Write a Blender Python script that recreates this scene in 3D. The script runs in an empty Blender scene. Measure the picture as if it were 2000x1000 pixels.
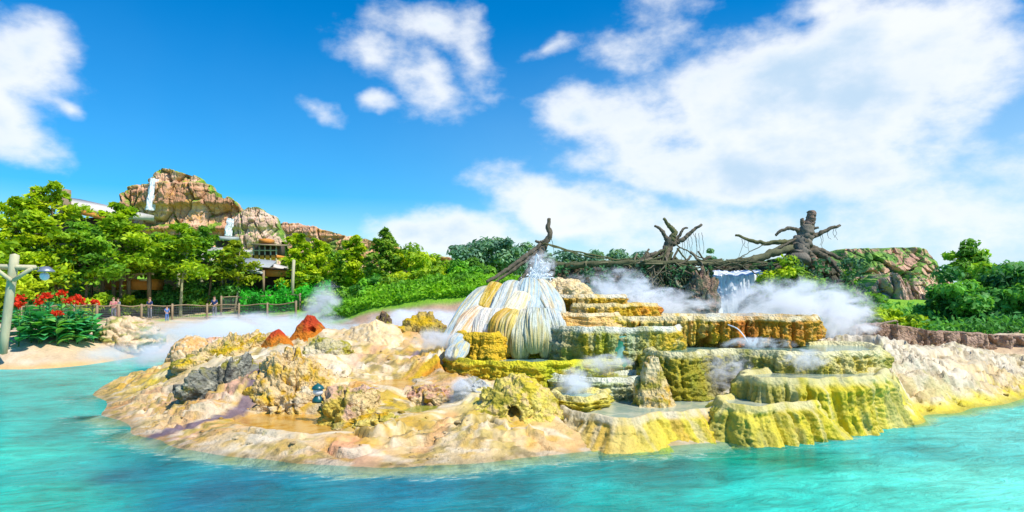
import bpy, math, random
import numpy as np
from mathutils import Vector

R = math.radians
S = bpy.context.scene
COL = S.collection
# ------------------------------------------------------------------ camera
F, CH, HZ = 1303.0, 3.0, 575.0          # focal length (photo px), eye height, horizon row
cd = bpy.data.cameras.new('camera'); cam = bpy.data.objects.new('camera', cd); COL.objects.link(cam)
cam.location = (0, 0, CH); cam.rotation_euler = (R(90), 0, 0)
cd.sensor_width = 36; cd.lens = 36 * F / 2000; cd.shift_y = (HZ - 500) / 2000
cd.clip_start = 0.1; cd.clip_end = 3000
S.camera = cam
# ------------------------------------------------------------------ light
SUN_EL, SUN_AZ = R(54), math.atan2(0.80, -0.50)      # azimuth clockwise from +Y
sd = bpy.data.lights.new('sun', 'SUN'); so = bpy.data.objects.new('sun', sd); COL.objects.link(so)
sd.energy = 4.8; sd.angle = R(0.5); sd.color = (1, 0.955, 0.87)
dvec = Vector((math.sin(SUN_AZ) * math.cos(SUN_EL), math.cos(SUN_AZ) * math.cos(SUN_EL), math.sin(SUN_EL)))
so.rotation_euler = dvec.to_track_quat('Z', 'Y').to_euler()
so.location = (30, -30, 60)
S.view_settings.view_transform = 'Standard'; S.view_settings.look = 'None'
S.view_settings.exposure = 0.22; S.view_settings.gamma = 1
S.cycles.use_denoising = True
S.cycles.max_bounces = 12; S.cycles.diffuse_bounces = 3; S.cycles.glossy_bounces = 3
S.cycles.transparent_max_bounces = 16; S.cycles.volume_bounces = 10
S.cycles.volume_step_rate = 1.5; S.cycles.volume_max_steps = 256

class NT:
    """small node-tree helper"""
    def __init__(s, tree):
        s.t = tree; s.t.nodes.clear()
    def n(s, typ, ins=None, **kw):
        nd = s.t.nodes.new(typ)
        for k, v in kw.items(): setattr(nd, k, v)
        for k, v in (ins or {}).items(): s.set(nd.inputs[k], v)
        return nd
    def set(s, sock, v):
        if isinstance(v, bpy.types.NodeSocket): s.t.links.new(v, sock)
        elif isinstance(v, bpy.types.Node): s.t.links.new(v.outputs[0], sock)
        elif isinstance(v, tuple) and sock.type == 'RGBA' and len(v) == 3: sock.default_value = (*v, 1)
        else: sock.default_value = v
    def m(s, op, a, b=None, c=None, clamp=False):
        nd = s.t.nodes.new('ShaderNodeMath'); nd.operation = op; nd.use_clamp = clamp
        for i, v in enumerate((a, b, c)):
            if v is not None: s.set(nd.inputs[i], v)
        return nd.outputs[0]
    def mix(s, f, a, b, blend='MIX'):
        nd = s.t.nodes.new('ShaderNodeMix'); nd.data_type = 'RGBA'; nd.blend_type = blend
        s.set(nd.inputs[0], f); s.set(nd.inputs[6], a); s.set(nd.inputs[7], b)
        return nd.outputs[2]
    def noise(s, vec, scale, detail=6, rough=0.55, dist=0.0):
        nd = s.n('ShaderNodeTexNoise', {'Scale': scale, 'Detail': detail, 'Roughness': rough, 'Distortion': dist})
        if vec is not None: s.set(nd.inputs['Vector'], vec)
        return nd.outputs[0]
    def ramp(s, v, a, b, lo=0.0, hi=1.0, smooth=True):
        nd = s.n('ShaderNodeMapRange', {'Value': v, 'From Min': a, 'From Max': b, 'To Min': lo, 'To Max': hi})
        if smooth: nd.interpolation_type = 'SMOOTHSTEP'
        return nd.outputs[0]

def build_world():
    w = bpy.data.worlds.new('World'); S.world = w; w.use_nodes = True
    t = NT(w.node_tree)
    sky = t.n('ShaderNodeTexSky', sky_type='NISHITA', sun_disc=False, sun_elevation=SUN_EL, sun_rotation=SUN_AZ,
              altitude=0, air_density=1.0, dust_density=0.6, ozone_density=2.5)
    hs = t.n('ShaderNodeHueSaturation', {'Hue': 0.502, 'Saturation': 2.0, 'Value': 1.08, 'Color': sky.outputs[0]})
    tc = t.n('ShaderNodeTexCoord'); g = tc.outputs['Generated']
    sp = t.n('ShaderNodeSeparateXYZ', {0: g})
    wob = t.n('ShaderNodeTexNoise', {'Vector': g, 'Scale': 7.0, 'Detail': 4.0})
    az = t.m('ARCTAN2', sp.outputs[0], sp.outputs[1]); el = t.m('ARCSINE', sp.outputs[2])
    wsp = t.n('ShaderNodeSeparateXYZ', {0: wob.outputs['Color']})
    az = t.m('ADD', az, t.m('MULTIPLY', t.m('SUBTRACT', wsp.outputs[0], 0.5), 0.09))
    el = t.m('ADD', el, t.m('MULTIPLY', t.m('SUBTRACT', wsp.outputs[1], 0.5), 0.07))
    # clouds: px, py, rx, ry, tilt, weight -> direction on the sky
    blobs = [(60, 120, 135, 90, -25, .62), (-10, 210, 95, 110, 10, .55), (130, 215, 48, 24, -20, .42),
             (830, 55, 120, 42, -8, .50), (920, 105, 52, 80, 0, .55), (710, 115, 70, 42, -15, .48), (840, 170, 95, 58, -35, .52),
             (610, 220, 48, 22, -20, .40), (735, 202, 34, 14, 0, .38), (1060, 88, 85, 18, 15, .34),
             (1290, 50, 110, 60, 30, .30), (1580, 200, 330, 150, 8, 1.5), (1700, 100, 260, 95, 0, 1.1), (1125, 235, 85, 62, 10, .62), (1270, 255, 190, 85, 0, .62),
             (1480, 330, 380, 75, -5, .95), (1840, 150, 190, 120, 0, .65), (1460, 130, 120, 60, 20, .6), (1600, 30, 170, 45, 5, .5),
             (880, 455, 165, 48, 0, .70), (1120, 405, 210, 58, -10, .75), (1330, 445, 220, 48, 0, .5), (1800, 420, 420, 80, 8, .42), (1950, 330, 200, 60, 15, .4),
             (2300, 250, 260, 160, 0, .8), (-400, 150, 220, 120, 0, .7), (2700, 380, 300, 90, 0, .6), (-800, 300, 260, 90, 0, .6)]
    acc = None
    for px, py, rx, ry, rot, wt in blobs:
        a0 = math.atan2(px - 1000, F); e0 = math.atan2((HZ - py) * math.cos(a0), F)
        sx = rx / F * math.cos(a0) ** 2; sy = ry / F * math.cos(a0)
        c, s_ = math.cos(R(rot)), math.sin(R(rot))
        da = t.m('SUBTRACT', az, a0); de = t.m('SUBTRACT', el, e0)
        u = t.m('ADD', t.m('MULTIPLY', da, c / sx), t.m('MULTIPLY', de, s_ / sx))
        v = t.m('ADD', t.m('MULTIPLY', da, -s_ / sy), t.m('MULTIPLY', de, c / sy))
        q = t.m('SQRT', t.m('ADD', t.m('MULTIPLY', u, u), t.m('MULTIPLY', v, v)))
        val = t.m('MULTIPLY', t.m('SUBTRACT', 1.15, q), wt)
        if acc is None: acc = val
        else:
            nd = t.n('ShaderNodeMath', operation='SMOOTH_MAX'); t.set(nd.inputs[0], acc); t.set(nd.inputs[1], val); nd.inputs[2].default_value = 0.12
            acc = nd.outputs[0]
    mp = t.n('ShaderNodeMapping', {'Vector': g}); mp.inputs['Scale'].default_value = (1, 1, 1.7)
    n1 = t.noise(mp.outputs[0], 9.0, 10, 0.58)
    dens = t.m('ADD', acc, t.m('MULTIPLY', t.m('SUBTRACT', n1, 0.5), 1.7))
    a = t.ramp(dens, -0.08, 0.62)
    n2 = t.noise(mp.outputs[0], 4.2, 6, 0.55)
    shade = t.m('MULTIPLY', t.ramp(dens, 0.35, 1.1), t.ramp(n2, 0.36, 0.56))
    cc = t.mix(shade, (6.2, 6.4, 6.6), (3.7, 4.8, 5.9))
    # pale air towards the horizon and the sunny right side
    hz = t.m('MULTIPLY', t.ramp(el, 0.42, 0.0), t.ramp(az, -0.35, 0.75, 0.18, 0.88))
    base = t.mix(hz, hs.outputs[0], (3.7, 5.2, 6.4))
    colr = t.mix(t.m('MULTIPLY', a, 0.93), base, cc)
    bg = t.n('ShaderNodeBackground', {'Color': colr, 'Strength': 0.14})
    out = t.n('ShaderNodeOutputWorld', {'Surface': bg})
    w.cycles.sampling_method = 'MANUAL'; w.cycles.sample_map_resolution = 512
build_world()

# ------------------------------------------------------------------ helpers
rng = np.random.default_rng(7)
def W(px, py, Y): return np.array([(px - 1000) / F * Y, Y, CH - (py - HZ) / F * Y])
def Yz(py, z): return (CH - z) * F / (py - HZ)
def XY(px, py, z):
    Y = Yz(py, z); return ((px - 1000) / F * Y, Y)

_perm = np.random.default_rng(3).permutation(256); _perm = np.concatenate([_perm, _perm, _perm])
_grad = np.random.default_rng(4).normal(size=(256, 3)); _grad /= np.linalg.norm(_grad, axis=1)[:, None]
def pn(p):
    """gradient noise, about -0.6..0.6"""
    p = np.asarray(p, float); i = np.floor(p).astype(int); f = p - i; u = f * f * f * (f * (f * 6 - 15) + 10); i &= 255
    r = 0
    for dx in (0, 1):
        for dy in (0, 1):
            for dz in (0, 1):
                h = _perm[_perm[_perm[(i[:, 0] + dx) & 255] + ((i[:, 1] + dy) & 255)] + ((i[:, 2] + dz) & 255)]
                d = (_grad[h] * (f - np.array([dx, dy, dz]))).sum(1)
                wx = u[:, 0] if dx else 1 - u[:, 0]; wy = u[:, 1] if dy else 1 - u[:, 1]; wz = u[:, 2] if dz else 1 - u[:, 2]
                r = r + d * wx * wy * wz
    return r
def fbm(p, o=4, g=0.5):
    p = np.asarray(p, float); a = 1; s = 0
    for k in range(o): s = s + a * pn(p + 17.3 * k); p = p * 2.03; a *= g
    return s
def p3(*c):
    c = np.broadcast_arrays(*c); return np.stack([np.ravel(x).astype(float) for x in c], 1)
def sst(x, a, b):
    t = np.clip((x - a) / (b - a), 0, 1); return t * t * (3 - 2 * t)
def lerp(a, b, t):
    a = np.asarray(a, float); b = np.asarray(b, float); t = np.asarray(t, float)
    return a + (b - a) * t[..., None]
def worley(p):
    """2-D cells: F1, F2, random id 0..1"""
    p = np.asarray(p, float); i = np.floor(p).astype(int); f1 = np.full(len(p), 9.); f2 = f1.copy(); idd = np.zeros(len(p))
    for dx in (-1, 0, 1):
        for dy in (-1, 0, 1):
            c = i + [dx, dy]; h = _perm[_perm[c[:, 0] & 255] + (c[:, 1] & 255)]; h2 = _perm[h + 91]
            q = c + np.stack([h / 256., h2 / 256.], 1); d = np.linalg.norm(p - q, axis=1)
            m = d < f1; f2 = np.where(m, f1, np.minimum(f2, d)); idd = np.where(m, _perm[h + 37] / 255., idd); f1 = np.where(m, d, f1)
    return f1, f2, idd
def inpoly(x, y, poly):
    r = np.zeros(x.shape, bool); n = len(poly)
    for k in range(n):
        x1, y1 = poly[k]; x2, y2 = poly[(k + 1) % n]
        c = ((y1 > y) != (y2 > y)) & (x < (x2 - x1) * (y - y1) / (y2 - y1 + 1e-12) + x1); r ^= c
    return r
def segdist(x, y, pts, closed=False):
    d = np.full(x.shape, 1e9); n = len(pts)
    for k in range(n if closed else n - 1):
        ax, ay = pts[k]; bx, by = pts[(k + 1) % n]; L = (bx - ax) ** 2 + (by - ay) ** 2 + 1e-12
        t = np.clip(((x - ax) * (bx - ax) + (y - ay) * (by - ay)) / L, 0, 1)
        d = np.minimum(d, np.hypot(x - ax - t * (bx - ax), y - ay - t * (by - ay)))
    return d
def smooth_path(pts, n=None, step=None, closed=False):
    """Catmull-Rom through pts, evenly resampled"""
    P = np.asarray(pts, float); m = len(P)
    if closed: Q = np.concatenate([P[-1:], P, P[:2]])
    else: Q = np.concatenate([2 * P[:1] - P[1:2], P, 2 * P[-1:] - P[-2:-1]])
    o = []; t = np.linspace(0, 1, 16, endpoint=False)[:, None]
    for k in range(m if closed else m - 1):
        a, b, c, d = Q[k:k + 4]
        o.append(.5 * (2 * b + (c - a) * t + (2 * a - 5 * b + 4 * c - d) * t ** 2 + (3 * b - a - 3 * c + d) * t ** 3))
    o = np.concatenate(o + [P[:1] if closed else P[-1:]])
    L = np.concatenate([[0], np.cumsum(np.linalg.norm(np.diff(o, axis=0), axis=1))])
    if n is None: n = max(3, int(L[-1] / step) + 1)
    s = np.linspace(0, L[-1], n, endpoint=not closed)
    return np.stack([np.interp(s, L, o[:, j]) for j in range(P.shape[1])], 1)

SATURATE = {'travertine_ground': 1.12, 'travertine_wall': 1.35, 'travertine_apron': 1.05, 'rough_rock': 1.2, 'flowstone': 1.15}   # strength of the mineral stains
def mk(name, V, Fs, mat=None, parent=None, col=None, smooth=True):
    """one mesh object; Fs = array of quads/tris or a list of such arrays"""
    me = bpy.data.meshes.new(name); V = np.asarray(V, np.float32)
    if not isinstance(Fs, list): Fs = [Fs]
    Fs = [np.asarray(f, np.int32) for f in Fs if len(f)]
    me.vertices.add(len(V)); me.vertices.foreach_set('co', V.ravel())
    nl = sum(f.size for f in Fs); npoly = sum(len(f) for f in Fs)
    me.loops.add(nl); me.polygons.add(npoly)
    me.loops.foreach_set('vertex_index', np.concatenate([f.ravel() for f in Fs]))
    tot = np.concatenate([np.full(len(f), f.shape[1], np.int32) for f in Fs])
    me.polygons.foreach_set('loop_start', np.concatenate([[0], np.cumsum(tot)[:-1]]).astype(np.int32))
    if smooth: me.polygons.foreach_set('use_smooth', np.ones(npoly, bool))
    me.update(calc_edges=True)
    if col is not None:
        if mat is not None and mat.name.split('.')[0] in SATURATE:
            col = np.asarray(col, float); L_ = col.mean(1, keepdims=True); col = np.clip(L_ + (col - L_) * SATURATE[mat.name.split('.')[0]], .01, 1)
        ca = me.color_attributes.new('Col', 'FLOAT_COLOR', 'POINT')
        c = np.ones((len(V), 4), np.float32); c[:, :3] = np.clip(col, 0, 1); ca.data.foreach_set('color', c.ravel())
    if mat is not None: me.materials.append(mat)
    o = bpy.data.objects.new(name, me); COL.objects.link(o)
    if parent is not None: o.parent = parent
    return o
def tag(o, label, cat, group=None, kind=None):
    o['label'] = label; o['category'] = cat
    if group: o['group'] = group
    if kind: o['kind'] = kind
    return o
def thing(name, loc, label, cat, group=None, rz=0.0):
    o = bpy.data.objects.new(name, None); COL.objects.link(o); o.location = [float(v) for v in loc]; o.rotation_euler = (0, 0, rz)
    o.empty_display_size = 0.2
    return tag(o, label, cat, group)
def grid_faces(nr, nc, wrap=False):
    c = nc if wrap else nc - 1
    i = np.arange(nr - 1)[:, None] * nc; j = np.arange(c)[None]; j2 = (j + 1) % nc
    return np.stack([i + j, i + j2, i + nc + j2, i + nc + j], -1).reshape(-1, 4)
class Geo:
    """collects pieces of one mesh"""
    def __init__(s): s.V = []; s.F = []; s.C = []; s.n = 0
    def add(s, V, Fq, col=(1, 1, 1)):
        V = np.asarray(V, float); s.V.append(V); s.F.append(np.asarray(Fq) + s.n); s.n += len(V)
        c = np.asarray(col, float); s.C.append(np.broadcast_to(c, (len(V), 3)) if c.ndim == 1 else c)
    def box(s, c, d, col=(1, 1, 1), rz=0.0, tilt=0.0):
        x, y, z = np.array(d) / 2.; v = np.array([[a * x, b * y, e * z] for a in (-1, 1) for b in (-1, 1) for e in (-1, 1)])
        if tilt: v = np.stack([v[:, 0] * math.cos(tilt) + v[:, 2] * math.sin(tilt), v[:, 1], -v[:, 0] * math.sin(tilt) + v[:, 2] * math.cos(tilt)], 1)
        if rz: v = np.stack([v[:, 0] * math.cos(rz) - v[:, 1] * math.sin(rz), v[:, 0] * math.sin(rz) + v[:, 1] * math.cos(rz), v[:, 2]], 1)
        s.add(v + np.array(c), [[0, 1, 3, 2], [4, 6, 7, 5], [0, 4, 5, 1], [2, 3, 7, 6], [0, 2, 6, 4], [1, 5, 7, 3]], col)
    def tube(s, path, rad, sides=8, col=(1, 1, 1), rough=0.0, cap=True, flat=1.0, seed=0.0):
        P = np.asarray(path, float); n = len(P); rad = np.broadcast_to(np.asarray(rad, float), (n,))
        T = np.gradient(P, axis=0); T /= np.linalg.norm(T, axis=1)[:, None] + 1e-9
        up = np.array([0, 0, 1.]) if abs(T[:, 2]).mean() < .8 else np.array([0, 1., 0])
        A = np.cross(T, up); A /= np.linalg.norm(A, axis=1)[:, None] + 1e-9; B = np.cross(A, T)
        th = np.arange(sides) / sides * 2 * np.pi
        rr = rad[:, None] * np.ones(sides)
        if rough: rr = rr * (1 + rough * fbm(p3(np.cos(th)[None] * 1.3 + seed, np.sin(th)[None] * 1.3, np.arange(n)[:, None] * .35), 3).reshape(n, sides))
        V = P[:, None] + rr[..., None] * (np.cos(th)[None, :, None] * A[:, None] + flat * np.sin(th)[None, :, None] * B[:, None])
        V = V.reshape(-1, 3); Fq = grid_faces(n, sides, True); c = np.asarray(col, float)
        if cap:
            a = len(V); V = np.concatenate([V, P[:1] - T[:1] * rad[0] * .4, P[-1:] + T[-1:] * rad[-1] * .4])
            j = np.arange(sides); j2 = (j + 1) % sides; b = (n - 1) * sides
            Fq = np.concatenate([Fq, np.stack([j2, j, np.full(sides, a), np.full(sides, a)], 1), np.stack([b + j, b + j2, np.full(sides, a + 1), np.full(sides, a + 1)], 1)])
        s.addq(V, Fq, c)
    def addq(s, V, Fq, c):
        s.add(V, Fq, c)
    def lathe(s, prof, c=(0, 0, 0), sides=20, col=(1, 1, 1)):
        prof = np.asarray(prof, float); th = np.arange(sides) / sides * 2 * np.pi
        V = np.stack([prof[:, None, 0] * np.cos(th), prof[:, None, 0] * np.sin(th), np.broadcast_to(prof[:, None, 1], (len(prof), sides))], -1).reshape(-1, 3)
        s.add(V + np.array(c), grid_faces(len(prof), sides, True), col)
    def build(s, name, mat, parent=None, smooth=True):
        if not s.n: return None
        V = np.concatenate(s.V); Fq = np.concatenate(s.F); C = np.concatenate(s.C)
        deg = Fq[:, 2] == Fq[:, 3]
        return mk(name, V, [Fq[~deg], Fq[deg][:, :3]], mat, parent, C, smooth)

# ------------------------------------------------------------------ materials
def mat(name):
    m = bpy.data.materials.new(name); m.use_nodes = True; return m, NT(m.node_tree)
def rock_mat(name, rough=.8, scale=1.0, bump=.6, dist=.05, var=.35, spec=.3, pits=.5, streak=0, patchy=0.0):
    m, t = mat(name); geo = t.n('ShaderNodeNewGeometry'); pos = geo.outputs['Position']
    col = t.n('ShaderNodeVertexColor', layer_name='Col').outputs[0]
    v = pos
    if streak:
        mp = t.n('ShaderNodeMapping', {'Vector': pos}); mp.inputs['Scale'].default_value = (1, 1, 1 / streak); v = mp.outputs[0]
    n1 = t.noise(v, 3.0 * scale, 8, .62); n2 = t.noise(pos, 16 * scale, 6, .6)
    f = t.m('ADD', t.m('MULTIPLY', t.m('SUBTRACT', n1, .5), 2.2), t.m('MULTIPLY', t.m('SUBTRACT', n2, .5), 1.6))
    f = t.m('MULTIPLY_ADD', f, var, 1.0)
    cv = t.n('ShaderNodeVectorMath', operation='SCALE'); t.set(cv.inputs[0], col); t.set(cv.inputs['Scale'], f)
    vo = t.n('ShaderNodeTexVoronoi', {'Vector': pos, 'Scale': 11 * scale})
    hgt = t.m('ADD', t.m('MULTIPLY', t.noise(v, 7 * scale, 8, .6), 1.0), t.m('MULTIPLY', vo.outputs[0], pits))
    hgt = t.m('ADD', hgt, t.m('MULTIPLY', t.noise(pos, 40 * scale, 4, .6), .35))
    st_ = t.ramp(t.noise(pos, .55, 4, .6), .42, .58, bump * (1 - patchy), bump) if patchy else bump
    b = t.n('ShaderNodeBump', {'Strength': st_, 'Distance': dist, 'Height': hgt})
    p = t.n('ShaderNodeBsdfPrincipled', {'Base Color': cv.outputs[0], 'Roughness': rough, 'Normal': b.outputs[0], 'Specular IOR Level': spec})
    t.n('ShaderNodeOutputMaterial', {'Surface': p.outputs[0]}); return m
def plain_mat(name, col, rough=.6, var=.25, scale=6.0, bump=.2, spec=.3, metal=0.0, stretch=(1, 1, 1)):
    m, t = mat(name); tc = t.n('ShaderNodeTexCoord').outputs['Object']
    mp = t.n('ShaderNodeMapping', {'Vector': tc}); mp.inputs['Scale'].default_value = stretch
    n = t.noise(mp.outputs[0], scale, 7, .6); f = t.m('MULTIPLY_ADD', t.m('SUBTRACT', n, .5), 2.4 * var, 1.0)
    cv = t.n('ShaderNodeVectorMath', {0: col}, operation='SCALE'); t.set(cv.inputs['Scale'], f)
    b = t.n('ShaderNodeBump', {'Strength': bump, 'Distance': .02, 'Height': n})
    p = t.n('ShaderNodeBsdfPrincipled', {'Base Color': cv.outputs[0], 'Roughness': rough, 'Normal': b.outputs[0], 'Specular IOR Level': spec, 'Metallic': metal})
    t.n('ShaderNodeOutputMaterial', {'Surface': p.outputs[0]}); return m
def leaf_mat(name='leaf'):
    m, t = mat(name); col = t.n('ShaderNodeVertexColor', layer_name='Col').outputs[0]
    p = t.n('ShaderNodeBsdfPrincipled', {'Base Color': col, 'Roughness': .55, 'Specular IOR Level': .25})
    tr = t.n('ShaderNodeBsdfTranslucent', {'Color': t.mix(1.0, col, (1.3, 1.25, .5), 'MULTIPLY')})
    mx = t.n('ShaderNodeMixShader', {0: .38, 1: p.outputs[0], 2: tr.outputs[0]})
    t.n('ShaderNodeOutputMaterial', {'Surface': mx.outputs[0]}); return m
def water_mat(name):
    m, t = mat(name); geo = t.n('ShaderNodeNewGeometry'); pos = geo.outputs['Position']
    col = t.n('ShaderNodeVertexColor', layer_name='Col'); 
    rot = t.n('ShaderNodeVectorRotate', {'Vector': pos, 'Angle': R(-14)}, rotation_type='Z_AXIS')
    mp = t.n('ShaderNodeMapping', {'Vector': rot.outputs[0]}); mp.inputs['Scale'].default_value = (.75, 1.9, 1)
    n1 = t.noise(mp.outputs[0], 1.5, 10, .66, 1.2); n2 = t.noise(mp.outputs[0], 6.5, 6, .6, .8); n3 = t.noise(pos, .55, 5, .6, .6)
    f = t.m('MULTIPLY_ADD', t.m('SUBTRACT', n3, .5), 1.6, 1.0); f = t.m('ADD', f, t.m('MULTIPLY', t.m('SUBTRACT', n1, .5), 1.5))
    cv = t.n('ShaderNodeVectorMath', operation='SCALE'); t.set(cv.inputs[0], col.outputs[0]); t.set(cv.inputs['Scale'], t.m('MAXIMUM', f, .25))
    streak = t.ramp(t.m('ADD', t.m('MULTIPLY', n1, .6), t.m('MULTIPLY', n2, .4)), .56, .70)
    milk = t.mix(t.m('MULTIPLY', streak, .26), cv.outputs[0], (.16, .72, .64))
    sh0 = t.n('ShaderNodeAttribute', attribute_name='shallow').outputs['Fac']
    foam = t.m('MULTIPLY', t.ramp(sh0, .03, .40), t.ramp(t.m('ADD', t.m('MULTIPLY', n1, .45), t.m('MULTIPLY', n2, .55)), .52, .62))
    milk = t.mix(t.m('MULTIPLY', foam, .75), milk, (.72, .82, .70))
    hgt = t.m('ADD', n1, t.m('MULTIPLY', n2, .4))
    b = t.n('ShaderNodeBump', {'Strength': 1.0, 'Distance': .13, 'Height': hgt})
    p = t.n('ShaderNodeBsdfPrincipled', {'Base Color': milk, 'Roughness': .07, 'IOR': 1.33, 'Normal': b.outputs[0], 'Specular IOR Level': .10})
    df = t.n('ShaderNodeBsdfDiffuse', {'Color': milk, 'Normal': b.outputs[0]}); p = t.n('ShaderNodeMixShader', {0: .42, 1: p.outputs[0], 2: df.outputs[0]})
    tr = t.n('ShaderNodeBsdfTransparent', {'Color': (.78, .97, .95)})
    # clear where shallow (alpha of the depth attribute), milky further out
    sh = t.n('ShaderNodeAttribute', attribute_name='shallow').outputs['Fac']
    edge = t.m('ADD', sh, t.m('MULTIPLY', t.m('SUBTRACT', n1, .5), 1.7))
    mx = t.n('ShaderNodeMixShader', {0: t.ramp(edge, .15, .95, 0, .88), 1: p.outputs[0], 2: tr.outputs[0]})
    t.n('ShaderNodeOutputMaterial', {'Surface': mx.outputs[0]}); return m
def pool_mat(name, c1, c2, rough=.08):
    m, t = mat(name); pos = t.n('ShaderNodeNewGeometry').outputs['Position']
    n = t.noise(pos, 2.2, 7, .6, .8); b = t.n('ShaderNodeBump', {'Strength': .25, 'Distance': .03, 'Height': t.noise(pos, 9, 4)})
    p = t.n('ShaderNodeBsdfPrincipled', {'Base Color': t.mix(t.ramp(n, .38, .62), c1, c2), 'Roughness': rough, 'IOR': 1.33, 'Normal': b.outputs[0]})
    t.n('ShaderNodeOutputMaterial', {'Surface': p.outputs[0]}); return m
def fall_mat(name):
    m, t = mat(name); pos = t.n('ShaderNodeNewGeometry').outputs['Position']
    mp = t.n('ShaderNodeMapping', {'Vector': pos}); mp.inputs['Scale'].default_value = (1, 1, .24)
    n = t.noise(mp.outputs[0], 4.2, 9, .7)
    c = t.mix(t.ramp(n, .33, .52), (.20, .34, .50), (.84, .88, .92))
    p = t.n('ShaderNodeBsdfPrincipled', {'Base Color': c, 'Roughness': .35}); tr = t.n('ShaderNodeBsdfTransparent')
    p = t.n('ShaderNodeMixShader', {0: t.ramp(n, .30, .46), 1: tr.outputs[0], 2: p.outputs[0]})
    t.n('ShaderNodeOutputMaterial', {'Surface': p.outputs[0]}); return m
def steam_mat(name, dens, scale=1.0, thr=.55, soft=1.0):
    m, t = mat(name)
    tc = t.n('ShaderNodeTexCoord').outputs['Object']; pos = t.n('ShaderNodeNewGeometry').outputs['Position']
    ln = t.n('ShaderNodeVectorMath', {0: tc}, operation='DOT_PRODUCT'); t.set(ln.inputs[1], tc)
    fall = t.m('SUBTRACT', 1.0, ln.outputs['Value'], clamp=True)
    mp = t.n('ShaderNodeMapping', {'Vector': pos}); mp.inputs['Scale'].default_value = (.75, 1, 1.25); mp.inputs['Rotation'].default_value = (0, .5, 0); n = t.noise(mp.outputs[0], scale, 7, .66, 1.4)
    d = t.m('ADD', t.m('MULTIPLY', fall, soft), t.m('MULTIPLY', t.m('SUBTRACT', n, thr), 5.5))
    d = t.m('MAXIMUM', d, 0.0); d = t.m('MULTIPLY', t.m('MULTIPLY', t.m('MULTIPLY', d, t.m('ADD', d, .25)), t.ramp(fall, 0, .6)), dens * 1.5)
    v = t.n('ShaderNodeVolumePrincipled', {'Color': (.97, .98, 1.0), 'Density': d, 'Anisotropy': 0.0})
    t.n('ShaderNodeOutputMaterial', {'Volume': v.outputs[0]}); return m

M_GROUND = rock_mat('travertine_ground', .55, 1.0, 1.0, .06, .36, .4, .35, 0, .8)
M_TERR = rock_mat('travertine_wall', .6, 1.5, .95, .07, .50, .4, .7, 2.0)
M_APRON = rock_mat('travertine_apron', .55, 1.4, .8, .05, .38, .4, .4, 4)
M_FLOW = rock_mat('flowstone', .52, 1.6, .8, .035, .38, .4, .25, 5)
M_ROCK = rock_mat('rough_rock', .85, 1.2, .9, .07, .42, .25, .8)
M_CLIFF = rock_mat('cliff_rock', .9, .22, .8, .3, .40, .2, .5)
M_SOIL = rock_mat('soil', .9, .6, .6, .06, .30, .2)
M_LEAF = leaf_mat()
M_BARK = rock_mat('bark', .9, 2.5, .8, .05, .4, .2, .3, 5)
M_WATER = water_mat('lake_water')
M_FALL = fall_mat('falling_water')
M_TEAL = pool_mat('teal_pool', (.10, .26, .24), (.28, .42, .34))
M_MILK = pool_mat('milky_pool', (.30, .38, .28), (.52, .52, .36))
M_GOLD = pool_mat('gold_pool', (.50, .23, .015), (.60, .36, .09))
M_GREENP = pool_mat('green_pool', (.22, .24, .02), (.35, .33, .05))
M_WOOD = plain_mat('weathered_wood', (.30, .22, .13), .8, .35, 9, .4, stretch=(1, 1, .25))
M_PALEW = plain_mat('pale_wood', (.50, .46, .28), .75, .3, 8, .3, stretch=(1, 1, .2))
M_ORANGE = plain_mat('orange_wood', (.62, .25, .04), .7, .3, 3, .3)
M_ROOF = plain_mat('pale_roof', (.62, .57, .48), .8, .2, 2, .3)
M_ROOFG = plain_mat('grey_roof', (.40, .43, .41), .8, .2, 2, .3)
M_DARKW = plain_mat('dark_wood', (.09, .06, .04), .8, .3, 4, .3)
M_NET = plain_mat('fence_net', (.10, .11, .12), .8, .2, 9, .1)
M_GREENMETAL = plain_mat('green_paint', (.01, .10, .10), .35, .12, 9, .05, .5)
M_GLOBE = plain_mat('frosted_glass', (.80, .82, .82), .25, .05, 4, .02, .5)
M_METAL = plain_mat('grey_metal', (.35, .37, .40), .4, .15, 6, .05, .5, .6)

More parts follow.
